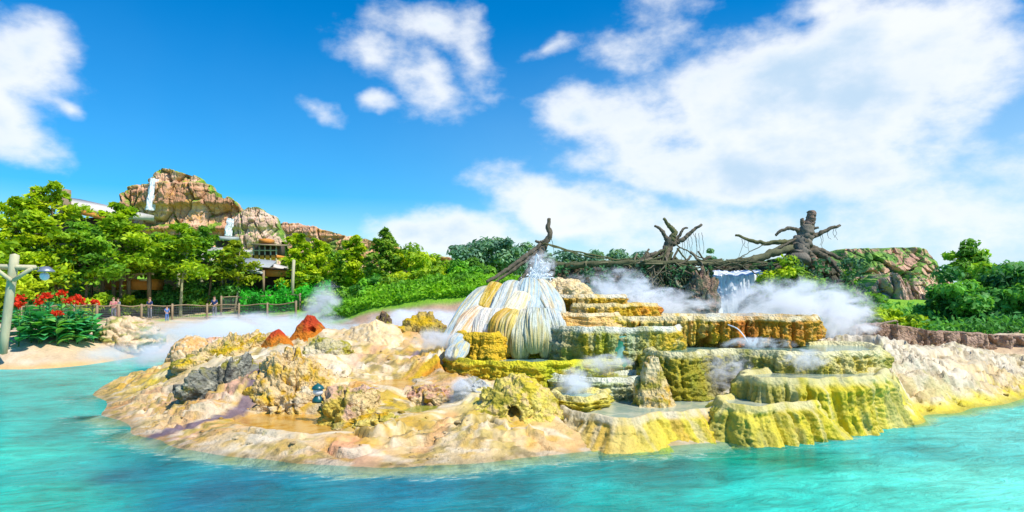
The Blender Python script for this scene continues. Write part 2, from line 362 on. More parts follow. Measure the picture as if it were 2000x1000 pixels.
# ------------------------------------------------------------------ island ground
# terraces: name, z of rim, z of foot, flare, [(px, depth) front ... back], style
TERR = {
 'front_left': dict(z=.56, zb=-.35, fl=.95, pts=[(1070, 15.6), (1092, 14.6), (1130, 13.75), (1180, 13.35), (1230, 13.25), (1290, 13.6), (1350, 14.1), (1402, 14.5), (1430, 15.0), (1425, 16.6), (1300, 17), (1150, 17), (1085, 16.4)]),
 'front_mid': dict(z=.74, zb=-.35, fl=.60, pts=[(1392, 14.4), (1410, 13.85), (1450, 13.7), (1505, 13.7), (1560, 13.95), (1600, 14.4), (1590, 15.5), (1500, 15.7), (1410, 15.3)]),
 'front_right': dict(z=1.16, zb=-.35, fl=.62, pts=[(1448, 15.5), (1475, 14.75), (1520, 14.6), (1580, 14.6), (1640, 14.65), (1690, 14.9), (1725, 15.5), (1715, 16.9), (1560, 17.1), (1455, 16.4)]),
 'middle_right': dict(z=1.58, zb=.45, fl=.30, pts=[(1262, 17.4), (1275, 16.75), (1320, 16.45), (1365, 16.5), (1385, 17.15), (1440, 17.3), (1500, 16.9), (1570, 16.6), (1640, 16.65), (1695, 16.95), (1720, 17.7), (1690, 20), (1500, 20.6), (1300, 19.6)]),
 'long_curtain': dict(z=2.36, zb=1.42, fl=-.06, pts=[(1150, 19.9), (1200, 19.5), (1240, 19.6), (1300, 19.35), (1360, 19.25), (1420, 19.35), (1480, 19.2), (1530, 19.2), (1572, 19.3), (1592, 19.8), (1580, 21.5), (1400, 22.6), (1180, 22.3)]),
 'orange_tier': dict(z=2.72, zb=2.1, fl=.02, pts=[(1120, 20.9), (1140, 20.4), (1180, 20.25), (1225, 20.35), (1262, 20.6), (1275, 21.2), (1270, 22.5), (1130, 22.5)]),
 'top_tier': dict(z=3.0, zb=2.4, fl=.02, pts=[(1066, 21.8), (1085, 21.3), (1130, 21.1), (1180, 21.2), (1215, 21.6), (1222, 22.2), (1200, 23.2), (1080, 23.2)]),
 'mossy_wall': dict(z=2.12, zb=.85, fl=.10, pts=[(1078, 19.1), (1092, 18.45), (1140, 18.2), (1200, 18.05), (1262, 18.1), (1308, 18.3), (1325, 18.8), (1320, 19.7), (1200, 20.3), (1090, 19.9)]),
 'peach_step': dict(z=2.46, zb=1.95, fl=.25, pts=[(1078, 20.1), (1090, 19.5), (1130, 19.25), (1165, 19.3), (1200, 19.7), (1195, 20.6), (1090, 20.8)]),
 'yellow_step': dict(z=1.95, zb=1.1, fl=.22, pts=[(893, 19.2), (905, 18.7), (932, 18.45), (962, 18.4), (982, 18.7), (980, 19.8), (905, 20)]),
 'green_rim': dict(z=1.30, zb=.55, fl=.14, pts=[(872, 18.6), (885, 17.9), (920, 17.35), (970, 17.0), (1030, 16.85), (1085, 17.0), (1120, 17.35), (1165, 17.6), (1200, 17.7), (1215, 18.2), (1180, 19), (1000, 19.4), (890, 19.2)]),
 'steam_basin': dict(z=1.0, zb=.40, fl=.16, pts=[(1078, 17.1), (1095, 16.5), (1140, 16.2), (1190, 16.05), (1240, 16.15), (1268, 16.5), (1270, 17.4), (1180, 17.9), (1090, 17.8)]),
 'small_bowl': dict(z=.76, zb=.36, fl=.02, pts=[(1074, 15.5), (1088, 14.9), (1120, 14.62), (1155, 14.62), (1180, 14.9), (1192, 15.4), (1180, 16), (1130, 16.3), (1088, 16.1)]),
}
for d in TERR.values():
    d['xy'] = [((px - 1000) / F * Y, Y) for px, Y in d['pts']]

# heights: (px, py, z)
GC = [(180,772,0),(196,812,0),(250,848,0),(330,873,0),(430,890,0),(560,906,0),(700,914,0),(800,914,0),(870,908,0),(1000,896,0),(1100,886,0),(1300,872,0),(1430,862,0),
      (1600,849,0),(1700,830,0),(1800,812,0),(1900,796,0),(2000,778,0),(2120,760,0),(2300,745,0),(215,748,0),(280,728,0),(340,712,0),
      (250,795,.14),(300,752,.34),(350,762,.52),(340,815,.24),(300,790,.30),(430,770,.62),(440,735,.85),(430,845,.20),(500,790,.55),(400,800,.40),(560,780,.62),(600,705,1.2),(510,705,1.15),(440,700,1.1),(390,700,.95),
      (600,670,1.5),(545,690,1.3),(700,660,1.6),(740,650,1.7),(770,692,1.2),(680,725,.95),(750,728,.92),(840,722,.98),(620,782,.60),(560,800,.42),(470,812,.34),(700,800,.50),(640,768,.70),(700,765,.72),(860,765,.70),(780,780,.58),(880,800,.46),(900,850,.28),
      (770,850,.30),(700,880,.12),(600,868,.20),(500,858,.22),(820,885,.08),(950,860,.28),(1050,850,.22),(1050,825,.48),(1000,800,.55),(920,770,.72),(860,690,1.25),(820,680,1.35),(560,890,.05),(680,850,.27),
      (1150,780,.5),(1250,790,.40),(1350,790,.4),(1450,770,.5),(1722,752,.85),(1762,768,.55),(1800,782,.30),(1840,794,.12),(1700,735,1.05),(1740,705,1.35),(1720,668,1.65),(1660,660,1.75),(1800,690,1.3),(1800,740,.75),(1850,788,.22),(1900,705,.95),(1930,745,.45),(2000,715,.62),(1880,760,.42),(2000,752,.22),(2100,705,.6),(1860,672,1.25),(2000,690,.55),(1940,690,.7)]
GX = [XY(px, py, z) + (z,) for px, py, z in GC]
GX += [((px - 1000) / F * Y, Y, z) for px, Y, z in [(1000, 19, .9), (1000, 21, 1.3), (1100, 22, 1.3), (1300, 22, 1.2), (1500, 22.5, 1.2), (1000, 24, .7), (1200, 25, .7), (1500, 25, .6), (1700, 25, .5), (1850, 26, .1), (2050, 26, -.2),
        (884, 19.0, 1.62), (862, 18.8, 1.46), (840, 18.5, 1.30), (812, 18.3, 1.12), (800, 24, 1.0), (600, 24, .9), (450, 25, .7), (700, 27, .3), (500, 28, .2), (400, 27, .1), (900, 29, -.3), (1200, 29, -.4), (1500, 29, -.4), (600, 31, -.5), (300, 30, -.6), (1800, 29, -.6)]]
for px, py in [(150, 840), (230, 880), (330, 905), (450, 925), (600, 942), (750, 950), (900, 945), (1050, 930), (1200, 915), (1400, 900), (1550, 885), (1700, 868), (1850, 835), (2000, 805), (2200, 780)]:
    x, y = XY(px, py, 0); GX.append((x, y, -.5))
for x, y in [(-15.5, 19), (-15.5, 22), (-14.5, 16.5), (-15, 25), (-14, 10), (-8, 9), (0, 8.5), (8, 9), (14, 11), (20, 14), (-18, 16), (-20, 22), (-19, 28), (26, 18), (28, 24)]: GX.append((x, y, -1.2))
GX = np.array(GX)
def rbf_fit(P, c=.6):
    D = np.hypot(P[:, None, 0] - P[None, :, 0], P[:, None, 1] - P[None, :, 1]); A = np.sqrt(D * D + c * c)
    n = len(P); B = np.zeros((n + 1, n + 1)); B[:n, :n] = A - np.eye(n) * .05; B[:n, n] = 1; B[n, :n] = 1
    return np.linalg.solve(B, np.concatenate([P[:, 2], [0]]))
def rbf_eval(P, wts, x, y, c=.6):
    r = np.full(x.shape, wts[-1])
    for k in range(len(P)): r += wts[k] * np.sqrt((x - P[k, 0]) ** 2 + (y - P[k, 1]) ** 2 + c * c)
    return r
GW = rbf_fit(GX)
def pxpoly(l, z): return [XY(px, py, z) for px, py in l]
POOLS = {   # name -> (z water, outline)
 'gold': (.20, pxpoly([(448, 824), (480, 812), (530, 806), (590, 806), (640, 812), (672, 822), (688, 834), (668, 846), (610, 852), (545, 850), (490, 840)], .20)),
 'amber': (.72, pxpoly([(724, 748), (745, 742), (775, 740), (805, 743), (816, 750), (800, 758), (770, 761), (740, 758)], .72)),
 'olive': (.44, pxpoly([(780, 803), (800, 794), (830, 787), (858, 786), (866, 793), (850, 804), (815, 811), (790, 810)], .44)),
}
CRACKS = [([XY(*p) for p in l], wd, dp) for l, wd, dp in [
    ([(560, 804, .26), (600, 803, .28), (650, 801, .32), (678, 812, .34), (700, 832, .32)], .10, .20), ([(640, 868, .22), (665, 882, .16), (690, 884, .15), (720, 882, .14)], .07, .12), ([(760, 866, .22), (800, 860, .25), (846, 857, .26)], .07, .14),
    ([(690, 842, .32), (720, 852, .28), (752, 850, .28), (790, 838, .34)], .08, .16), ([(270, 778, .25), (330, 774, .35), (380, 777, .42), (420, 776, .48)], .08, .16), ([(790, 776, .55), (830, 772, .58), (880, 776, .58)], .08, .16),
    ([(640, 728, .95), (690, 735, .88), (740, 730, .92)], .06, .10), ([(900, 832, .40), (945, 822, .44), (990, 836, .38)], .07, .13), ([(1030, 836, .42), (1052, 844, .36), (1068, 856, .28)], .07, .13), ([(850, 836, .34), (880, 828, .38)], .06, .1), ([(480, 848, .2), (540, 862, .16), (590, 866, .16)], .06, .09), ([(215, 790, .08), (250, 784, .2), (290, 786, .24)], .06, .09), ([(600, 740, .9), (640, 752, .8), (680, 752, .78)], .06, .1),
    ([(1730, 694, 1.4), (1765, 698, 1.32), (1800, 706, 1.15)], .10, .16), ([(1790, 724, .92), (1830, 732, .78), (1880, 738, .66), (1930, 736, .58)], .12, .20), ([(1850, 716, .92), (1900, 722, .78), (1950, 724, .66)], .10, .18), ([(1770, 742, .8), (1800, 752, .6), (1830, 756, .55)], .10, .16), ([(1850, 758, .45), (1900, 762, .36), (1950, 758, .32)], .09, .14), ([(1760, 674, 1.55), (1810, 684, 1.35), (1860, 690, 1.15)], .09, .15), ([(1930, 746, .44), (1980, 744, .36)], .08, .14), ([(1880, 700, 1.0), (1940, 706, .8), (1990, 708, .7)], .12, .18)]]
SKIRTS = [((572 - 1000) / F * 17.2, 17.2, 1.3, .28), ((440 - 1000) / F * 20.6, 20.6, 1.5, .25), ((822 - 1000) / F * 22, 22, 1.3, .25), ((690 - 1000) / F * 15.2, 15.3, .9, .16), ((1010 - 1000) / F * 14.9, 14.9, 1.2, .22), ((606 - 1000) / F * 21.4, 21.4, 1.1, .25), ((735 - 1000) / F * 21.4, 21.4, 1.6, .25)]
def island_z(x, y, detail=True):
    sh = x.shape; x = x.ravel(); y = y.ravel()
    z = rbf_eval(GX, GW, x, y)
    if detail:
        amp = sst(z, -.05, .35)
        left = 1 - sst(x, -1.5, 1.5); right = sst(x, 8.5, 10)
        rough = np.clip(.40 + left * .75 + right * 1.1, 0, 1.5)
        patch = sst(fbm(p3(x * .35, y * .35, 4.), 2), -.15, .2)
        z = z + amp * rough * (.17 * fbm(p3(x * .75, y * 1.0, 1.), 5, .56))
        z = z + amp * rough * .07 * fbm(p3(x * 1.9, y * 2.1, 15.), 4, .55)
        zs = z + .10 * fbm(p3(x * 1.5, y * 1.7, 2.), 4); st = .12
        q = zs / st; fr = q - np.floor(q); led = (np.floor(q) + sst(fr, .86, .985)) * st
        z = z + (led - zs) * amp * rough * (.25 + .75 * patch)
        wf1, wf2, wid = worley(np.stack([x * .8 + .35 * fbm(p3(x * 1.2, y * 1.2, 81.), 3), y * 1.25 + .35 * fbm(p3(x * 1.2, y * 1.2, 83.), 3)], 1))
        z = z + amp * rough * patch * (.07 * (wid - .5) - .09 * sst(wf2 - wf1, .10, .0))
        pop = sst(fbm(p3(x * .5, y * .6, 86.), 2), -.12, .12); z = z + amp * rough * pop * .15 * (.25 - np.abs(fbm(p3(x * 3.2, y * 3.2, 88.), 3)))
        rid = np.abs(fbm(p3(x * .85 + .3 * y, y * 1.5, 7.), 4))
        z = z - .16 * amp * rough * patch * sst(rid, .035, .0)                        # cracks
        z = z + .035 * amp * rough * fbm(p3(x * 5, y * 5, 9.), 4, .6)
        pit = sst(fbm(p3(x * 1.5, y * 2.6, 12.), 3), .22, .38); z = z - right * amp * .34 * pit
    for n_, d in TERR.items():
        ins = inpoly(x, y, d['xy']); dd = segdist(x, y, d['xy'], True)
        k = np.where(ins, 1., sst(dd, .30, .05)); z = np.where(k > 0, np.minimum(z, z * (1 - k) + (d['zb'] + .12) * k), z)
    for zp, poly in POOLS.values():
        ins = inpoly(x, y, poly); dd = segdist(x, y, poly, True) + .06 * fbm(p3(x * 3, y * 3, 71.), 2)
        rim = zp + .06 + .05 * fbm(p3(x * 2.5, y * 2.5, 72.), 2); out = np.where(dd < .9, rim + (z - rim) * sst(dd, .04, .9), z)
        z = np.where(ins, np.minimum(z, zp - .12 * sst(dd, 0, .25)), np.where(dd < .25, np.maximum(out, zp + .05 * sst(dd, .0, .08)), out))
    for pts, wd, dp in CRACKS:
        d = segdist(x, y, pts) + .05 * fbm(p3(x * 4, y * 4, 95.), 3); yl = np.interp(x, [p[0] for p in pts], [p[1] for p in pts])
        up = (y > yl) & (x > pts[0][0]) & (x < pts[-1][0]); z = z - dp * sst(d, wd, wd * .25) + np.where(up, dp * .75 * sst(d, .55, .04), 0)
    for rx_, ry_, rw, rh in SKIRTS:
        z = z + rh * np.exp(-((x - rx_) ** 2 + (y - ry_) ** 2 * 1.3) / rw ** 2)
    return z.reshape(sh)

CREAM, PALE, PEACH, PINK = (.64, .48, .27), (.66, .57, .41), (.64, .37, .14), (.56, .34, .24)
OCHRE, ORANGE, YELLOW, LEMON = (.54, .32, .035), (.64, .25, .03), (.62, .42, .04), (.58, .48, .04)
OLIVE, MOSS, PURPLE, GREY, BROWN = (.33, .29, .06), (.17, .24, .03), (.15, .11, .14), (.50, .52, .50), (.30, .18, .09)
WHITE, ICE = (.68, .65, .56), (.44, .57, .60)
# ground colours (px, py, z, colour)
GCOL = [(200,790,.1,PEACH),(260,770,.3,CREAM),(300,745,.3,PEACH),(330,740,.4,LEMON),(300,820,.15,CREAM),(360,780,.5,PEACH),(400,765,.6,PINK),(440,745,.85,PINK),(450,720,.95,PALE),(350,850,.1,PINK),(420,840,.2,PEACH),(480,800,.5,OCHRE),(560,790,.5,OCHRE),(520,805,.4,PEACH),
        (620,780,.6,YELLOW),(690,755,.75,PEACH),(640,740,.85,PALE),(680,710,1.05,PALE),(740,700,1.1,CREAM),(720,670,1.5,CREAM),(760,680,1.3,PEACH),(800,690,1.3,PEACH),(820,710,1.0,PEACH),(780,730,.9,PALE),(850,700,1.15,YELLOW),(640,690,1.3,CREAM),(560,700,1.2,PALE),(500,690,1.2,PALE),(430,690,1.1,CREAM),
        (640,800,.5,OCHRE),(700,800,.5,OLIVE),(720,780,.6,OCHRE),(760,790,.55,YELLOW),(830,770,.6,PINK),(860,740,.8,PEACH),(900,770,.7,PALE),(880,800,.46,CREAM),(800,830,.4,OCHRE),(740,840,.35,OCHRE),(700,860,.25,PEACH),(690,880,.12,PINK),(600,860,.2,CREAM),(500,855,.2,PALE),(450,850,.2,CREAM),(540,880,.1,CREAM),
        (800,860,.2,CREAM),(860,870,.15,CREAM),(900,850,.28,PALE),(940,870,.2,CREAM),(960,830,.42,YELLOW),(1000,820,.5,OCHRE),(1050,830,.48,CREAM),(1040,860,.2,CREAM),(1080,870,.12,PEACH),(1000,880,.1,CREAM),(930,790,.55,LEMON),
        (1720,762,.88,LEMON),(1700,800,.5,LEMON),(1740,800,.4,LEMON),(1770,785,.5,LEMON),(1780,810,.15,LEMON),(1840,797,.2,LEMON),(1900,788,.12,LEMON),(1980,772,.08,YELLOW),(2040,765,.08,YELLOW),(1700,700,1.4,(.66, .58, .43)),(1740,740,.9,(.66, .58, .43)),(1800,760,.6,CREAM),(1760,680,1.5,(.66, .58, .43)),(1840,710,1.0,(.66, .58, .43)),(1900,740,.55,CREAM),(1960,755,.25,CREAM),(1860,740,.65,(.66, .58, .43)),(1960,720,.6,(.66, .58, .43)),(1900,700,.95,(.60, .52, .38)),(1700,665,1.6,(.66, .60, .48)),(1820,680,1.35,PALE),
        (1150,790,.4,MOSS),(1230,790,.4,GREY),(1350,780,.4,GREY),(1220,750,.8,GREY)]
def paint(x, y, pts, power=3.2, warp=.35):
    x0, y0 = x, y
    x = x + warp * fbm(p3(x0 * .9, y0 * .9, 21.), 3); y = y + warp * fbm(p3(x0 * .9, y0 * .9, 33.), 3)
    num = np.zeros((len(x), 3)); den = np.zeros(len(x))
    for px, py, z, c in pts:
        a, b = XY(px, py, z); w_ = 1. / (((x - a) ** 2 + (y - b) ** 2) ** (power / 2) + .02)
        num += w_[:, None] * np.array(c); den += w_
    return num / den[:, None]
STROKES = [([(890, 668, 1.65), (862, 684, 1.44), (838, 700, 1.24), (806, 716, 1.05)], .55, (.66, .42, .03), .95), ([(900, 655, 1.82), (866, 676, 1.54), (830, 690, 1.36)], .22, WHITE, .8), ([(886, 684, 1.46), (860, 702, 1.24), (830, 716, 1.06)], .2, (.66, .26, .03), .8),
           ([(505, 725, 1.0), (492, 770, .6), (445, 802, .4), (380, 825, .25), (300, 845, .1)], .26, PURPLE, .9),
           ([(830, 715, 1.0), (790, 725, .95), (720, 750, .8), (660, 768, .7), (560, 795, .5), (470, 830, .3)], .16, PEACH, .7),
           ([(800, 705, 1.1), (815, 695, 1.2)], .15, (.62, .42, .50), .7),
           ([(690, 862, .2), (660, 875, .15)], .3, (.74, .36, .20), .6), ([(600, 792, .46), (540, 800, .38), (470, 818, .3)], .22, (.62, .30, .04), .7), ([(760, 742, .85), (700, 762, .7), (640, 778, .58)], .18, (.66, .32, .08), .7),
           ([(350, 758, .5), (290, 772, .35), (230, 788, .15)], .22, (.64, .30, .12), .55), ([(420, 748, .75), (370, 768, .5)], .25, (.56, .28, .20), .6), ([(880, 812, .42), (850, 850, .3), (820, 880, .1)], .22, (.62, .33, .14), .6), ([(760, 690, 1.2), (720, 700, 1.1), (680, 716, 1.0)], .22, (.62, .34, .20), .55), ([(1040, 838, .42), (1030, 866, .2)], .16, (.62, .34, .05), .6), ([(930, 846, .3), (905, 880, .1)], .16, (.64, .40, .08), .6)]
def build_island():
    xs = np.arange(-17, 24.01, .048); ys = np.concatenate([np.arange(11, 18.5, .036), np.arange(18.5, 32, .10)])
    X, Yg = np.meshgrid(xs, ys); x = X.ravel(); y = Yg.ravel(); z = island_z(x, y)
    c = paint(x, y, GCOL)
    gz = np.gradient(z.reshape(X.shape)); sl = np.hypot(gz[0] / .036, gz[1] / .048).ravel()
    n = fbm(p3(x * 2.2, y * 2.2, 41.), 4); c = lerp(c, np.array(OCHRE), .55 * sst(n, .12, .35) * (x < 3))
    n = fbm(p3(x * 3.1, y * 3.1, 47.), 4); c = lerp(c, np.array(OLIVE), .5 * sst(n, .2, .4) * (z > .15))
    n = fbm(p3(x * 1.1, y * 3.0, 51.), 3); c = lerp(c, np.array((.72, .62, .46)), .65 * sst(n, .0, .28))
    n = fbm(p3(x * 1.7, y * 2.4, 57.), 3); c = lerp(c, np.array((.36, .25, .10)), (.12 + .40 * (x > 8.5)) * sst(n, .14, .36) * ((x > 8.5) | (x < -1)))
    pop = sst(fbm(p3(x * .5, y * .6, 86.), 2), -.12, .12) * (x < 3); n = fbm(p3(x * 2.6, y * 2.6, 65.), 4); c = lerp(c, np.array((.46, .33, .07)), .75 * pop * sst(n, -.05, .2)); n = fbm(p3(x * 4, y * 4, 66.), 3); c = lerp(c, np.array((.22, .17, .07)), .75 * pop * sst(n, .06, .26))
    n = fbm(p3(x * 1.3, y * 1.3, 67.), 3); c = lerp(c, np.array((.62, .50, .04)), .85 * (x > 6.5) * sst(z + .22 * n, .36, .10))
    n = fbm(p3(x * 2.0, y * 3.2, 68.), 4); c = lerp(c, np.array((.30, .23, .13)), .55 * sst(x, 8.5, 10) * sst(n, .05, .3) * sst(z, .2, .45))
    for pts, wd, col, s in STROKES:
        d = segdist(x, y, [XY(*p) for p in pts]) + .12 * fbm(p3(x * 2, y * 2, 61.), 3)
        c = lerp(c, np.array(col), s * sst(d, wd, wd * .3))
    c = c * (1 - .30 * sst(z + .05 * fbm(p3(x * 3, y * 3, 91.), 3), .10, .02))[:, None]      # wet rim at the waterline
    wet = sst(z, .03, -.15)
    c = lerp(c, np.array((.70, .66, .42)), wet * .6)
    o = mk('island_ground', np.stack([x, y, z], 1), grid_faces(len(ys), len(xs)), M_GROUND, None, c)
    tag(o, 'low cream and ochre mineral island in the turquoise lake', 'island', kind='structure')
build_island()

def build_lake():
    xs = np.concatenate([np.arange(-90, -20, 3.5), np.arange(-20, 26, .25), np.arange(26, 91, 3.5)]); ys = np.concatenate([np.arange(-40, 6, 3.), np.arange(6, 34, .2), np.arange(34, 62, 2.)])
    X, Yg = np.meshgrid(xs, ys); x = X.ravel(); y = Yg.ravel()
    cp = [(0, 760, (.01, .40, .36)), (0, 1000, (.01, .54, .44)), (0, 880, (.01, .52, .43)), (130, 850, (0, .34, .32)), (250, 930, (0, .17, .24)), (120, 960, (0, .50, .42)), (420, 960, (0, .16, .26)), (600, 985, (0, .21, .28)), (800, 960, (0, .18, .28)), (1000, 985, (0, .24, .30)), (1250, 920, (0, .24, .25)),
          (1200, 990, (0, .38, .36)), (1500, 895, (0, .27, .18)), (1500, 970, (.03, .56, .48)), (1750, 870, (.04, .44, .45)), (1750, 960, (.07, .66, .56)), (1950, 850, (.10, .56, .55)), (1950, 960, (.14, .74, .64)), (100, 720, (.05, .44, .42))]
    c = paint(x, y, [(a, b, 0, k) for a, b, k in cp], 3.0, .5) * [1, 1.06, .95]
    z0 = rbf_eval(GX, GW, x, y); sh = sst(z0, -.52, .0)
    dzy = rbf_eval(GX, GW, x, y + .4) - rbf_eval(GX, GW, x, y - .4); sh = sh * sst(x, -16.5, -14.8) * sst(dzy, .10, .26)
    sh = np.where((np.abs(x) > 23) | (y > 31) | (y < 8), 0, sh)
    V = np.stack([x, y, np.zeros_like(x)], 1)
    o = mk('lake_water', V, grid_faces(len(ys), len(xs)), M_WATER, None, c)
    at = o.data.attributes.new('shallow', 'FLOAT', 'POINT'); at.data.foreach_set('value', sh.astype(np.float32))
    tag(o, 'turquoise lake water with streaky ripples around the island', 'water', kind='structure')
build_lake()

def pool(name, z, poly, m, label, cat='pool', parent=None):
    P = smooth_path(poly, step=.12, closed=True); c = P.mean(0); n = len(P)
    V = [np.append(c, z)]; rings = 6
    for r in range(1, rings + 1):
        q = c + (P - c) * (r / rings) * 1.04; V += [np.array([a, b, z]) for a, b in q]
    Fs = [[0, 1 + i, 1 + (i + 1) % n] for i in range(n)]
    q4 = []
    for r in range(rings - 1):
        a = 1 + r * n; b = a + n; q4 += [[a + i, b + i, b + (i + 1) % n, a + (i + 1) % n] for i in range(n)]
    o = mk(name, np.array(V), [np.array(Fs), np.array(q4)], m, parent)
    if label: tag(o, label, cat)
    return o
pool('spring_pool', *POOLS['gold'], M_GOLD, 'large shallow golden pool near the front shore below the green lantern')
pool('spring_pool', *POOLS['amber'], M_GOLD, 'small round amber pool sunk in cream rock behind the rough boulders')
pool('spring_pool', *POOLS['olive'], M_GREENP, 'small olive green pool under a dark rock ledge')

# ------------------------------------------------------------------ terraces
def terrace(key, label, pal, rim=PALE, flute=.35, famp=.08, moss=.0, knob=.045, drape=0.0, water=M_TEAL, streakc=OCHRE, seed=0.0, m=None, smooth=0.0):
    d = TERR[key]; z, zb, fl = d['z'], d['zb'], d['fl']; D = z - zb
    P = smooth_path(d['xy'], step=.024, closed=True); n = len(P)
    area = .5 * np.sum(P[:, 0] * np.roll(P[:, 1], -1) - np.roll(P[:, 0], -1) * P[:, 1])
    T = np.roll(P, -1, 0) - np.roll(P, 1, 0); T /= np.linalg.norm(T, axis=1)[:, None]
    N = np.stack([T[:, 1], -T[:, 0]], 1) * (1 if area > 0 else -1)
    ang = np.arange(n) / n * 2 * np.pi; L = n * .024; u = np.arange(n) * .024
    P = P + N * (.20 * fbm(p3(P[:, 0] * 1.1, P[:, 1] * 1.1, seed), 3) + -.13 * np.abs(np.sin(u * 2.2 + 2 * pn(p3(P[:, 0], P[:, 1], seed + 2)))))[:, None]
    K = 66; t = np.linspace(0, 1, K)
    o = np.concatenate([[-.30, -.19, -.11, -.06, -.02, .01, .035, .055], .085 + fl * t ** 1.3])
    dz = np.concatenate([[-.20, -.14, -.05, -.012, 0, -.004, -.02, -.055], -.09 - (D - .09) * t])
    tt = np.concatenate([np.zeros(8), t]); Rr = len(o)
    cx = np.cos(ang) * L / 6.283; cy = np.sin(ang) * L / 6.283                     # periodic noise domain
    ph = u / flute + 1.1 * pn(p3(cx / flute * .45, cy / flute * .45, seed + 3))
    A = ph[None] + .25 * fbm(p3(cx[None] * 1.5 + 0 * tt[:, None], cy[None] * 1.5 + 0 * tt[:, None], tt[:, None] * 2.2 + seed), 2).reshape(Rr, n)
    b1 = np.abs(np.sin(np.pi * A)) ** .7 - .55; b2 = np.abs(np.sin(np.pi * A * 2.7 + 1)) ** .8 - .5 + .5 * (np.abs(np.sin(np.pi * A * 6.1 + 2)) - .5)
    big = fbm(p3(cx[None] * .9 + 0 * tt[:, None], cy[None] * .9 + 0 * tt[:, None], tt[:, None] * .8 + seed + 9), 2).reshape(Rr, n)
    w = sst(tt, .0, .14)[:, None]
    flv = fl * (1.3 * np.minimum(pn(p3(cx * .8, cy * .8, seed + 15)), .12))[None] * np.clip(tt, 0, 1)[:, None] ** 1.3
    off = o[:, None] + flv + w * (1.25 * famp * (b1 * (1 + 1.2 * big) + .35 * b2) + .26 * big)
    col_id = np.floor(ph).astype(int); hsh = _perm[(col_id + int(seed * 7)) & 255] / 255.
    if drape:
        tend = .55 + .5 * hsh - .18 * (1 - np.abs(np.sin(np.pi * ph)) ** .6)
        off = off - drape * sst(tt[:, None], tend[None], tend[None] + .10)
    lipph = tt[:, None] * 3.2 + 1.6 * fbm(p3(cx[None] * .9 + 0 * tt[:, None], cy[None] * .9 + 0 * tt[:, None], seed + 25), 2).reshape(Rr, n); lf = lipph - np.floor(lipph)
    off = off + w * (.035 if smooth else .10 if not drape else .05) * (sst(lf, .0, .22) * (1 - lf) - .35)
    off[0] = np.minimum(off[0], -.26)
    x = P[None, :, 0] + N[None, :, 0] * off; y = P[None, :, 1] + N[None, :, 1] * off
    rimw = .06 * fbm(p3(P[:, 0] * 2, P[:, 1] * 2, seed + 5), 2)
    zz = z + dz[:, None] + rimw[None] * (1 - tt[:, None])
    V = np.stack([x.ravel(), y.ravel(), zz.ravel()], 1)
    big = big * (1 - smooth)
    k1 = 1.3 * (.28 - np.abs(fbm(V * [4.5, 4.5, 6] + seed, 3))) * 2; k2 = fbm(V * 14 + seed, 2); kw = np.repeat(sst(tt, -.1, .2), n) * .9 + .1
    NN = np.tile(N, (Rr, 1)); dsp = kw * (knob * k1 + knob * .35 * k2); V[:, :2] += NN * dsp[:, None]; V[:, 2] += .4 * dsp
    # colours: mineral streaks run down the wall
    px = 1000 + F * V[:, 0] / V[:, 1]; kx = [k for k, _ in pal]; kc = np.array([c for _, c in pal])
    c = np.stack([np.interp(px, kx, kc[:, j]) for j in range(3)], 1)
    T2 = np.repeat(tt, n); U = np.tile(u, Rr); CX = np.tile(cx, Rr); CY = np.tile(cy, Rr)
    tv = .35 if smooth else 1.1; s1 = fbm(p3(CX * 3, CY * 3, T2 * tv + seed), 4); s2 = fbm(p3(CX * 5, CY * 5, T2 * tv * 1.8 + seed + 20), 4); s3 = fbm(p3(CX * 1.6, CY * 1.6, T2 * 1.5 + seed + 40), 3)
    c = lerp(c, np.array(streakc), .75 * sst(s1, .02, .30)); c = lerp(c, np.array(rim), (.65 if smooth else .30) * sst(s2, .04 if smooth else .12, .34) * (1 - .6 * T2))
    if moss: c = lerp(c, np.array(OLIVE), 1.2 * moss * sst(s3 + .35 * (T2 - .45), -.02, .30)); c = lerp(c, np.array(MOSS), moss * .7 * sst(s2 + s3, .15, .5))
    c = lerp(c, np.array(rim), (1 - sst(T2, .0, .10)) * np.clip(.75 + 1.4 * s1, 0, 1))
    c = c * .9
    root = thing('travertine_terrace', (P[:, 0].mean(), P[:, 1].mean(), zb), label, 'terrace', 'stepped travertine terraces')
    loc = np.array(root.location)
    mk('curtain_wall', V - loc, grid_faces(Rr, n, True)[:, ::-1] if area > 0 else grid_faces(Rr, n, True), m or M_TERR, root, c)
    zp = z - .12; q = [(a - loc[0], b - loc[1]) for a, b in (P - N * .10)[::4]]
    pool('pool_water', zp - loc[2], q, water, None, parent=root)
    return root
terrace('front_left', 'long low cream and yellow travertine wall at the front shore, leftmost at the waterline', [(1060, CREAM), (1105, (.72, .58, .34)), (1150, (.58, .40, .08)), (1200, (.68, .50, .14)), (1300, (.70, .56, .06)), (1430, (.66, .54, .03))], (.72, .60, .38), .50, .11, .08, .03, water=M_MILK, streakc=(.60, .38, .05), seed=1, m=M_APRON, smooth=.4)
terrace('front_mid', 'bright lemon yellow fluted travertine step at the shore, lower one beside the tallest yellow wall', [(1390, (.66, .55, .08)), (1600, (.66, .55, .03))], (.70, .60, .26), .40, .15, .30, .035, water=M_MILK, streakc=(.52, .42, .03), seed=2, m=M_APRON, smooth=.35)
terrace('front_right', 'tallest yellow green fluted wall falling straight into the lake on the right', [(1440, OLIVE), (1530, (.44, .38, .07)), (1575, (.60, .50, .03)), (1680, (.68, .56, .03)), (1750, (.68, .58, .10))], (.68, .60, .28), .46, .18, .42, .038, water=M_MILK, streakc=(.52, .43, .03), seed=3, m=M_APRON, smooth=.3)
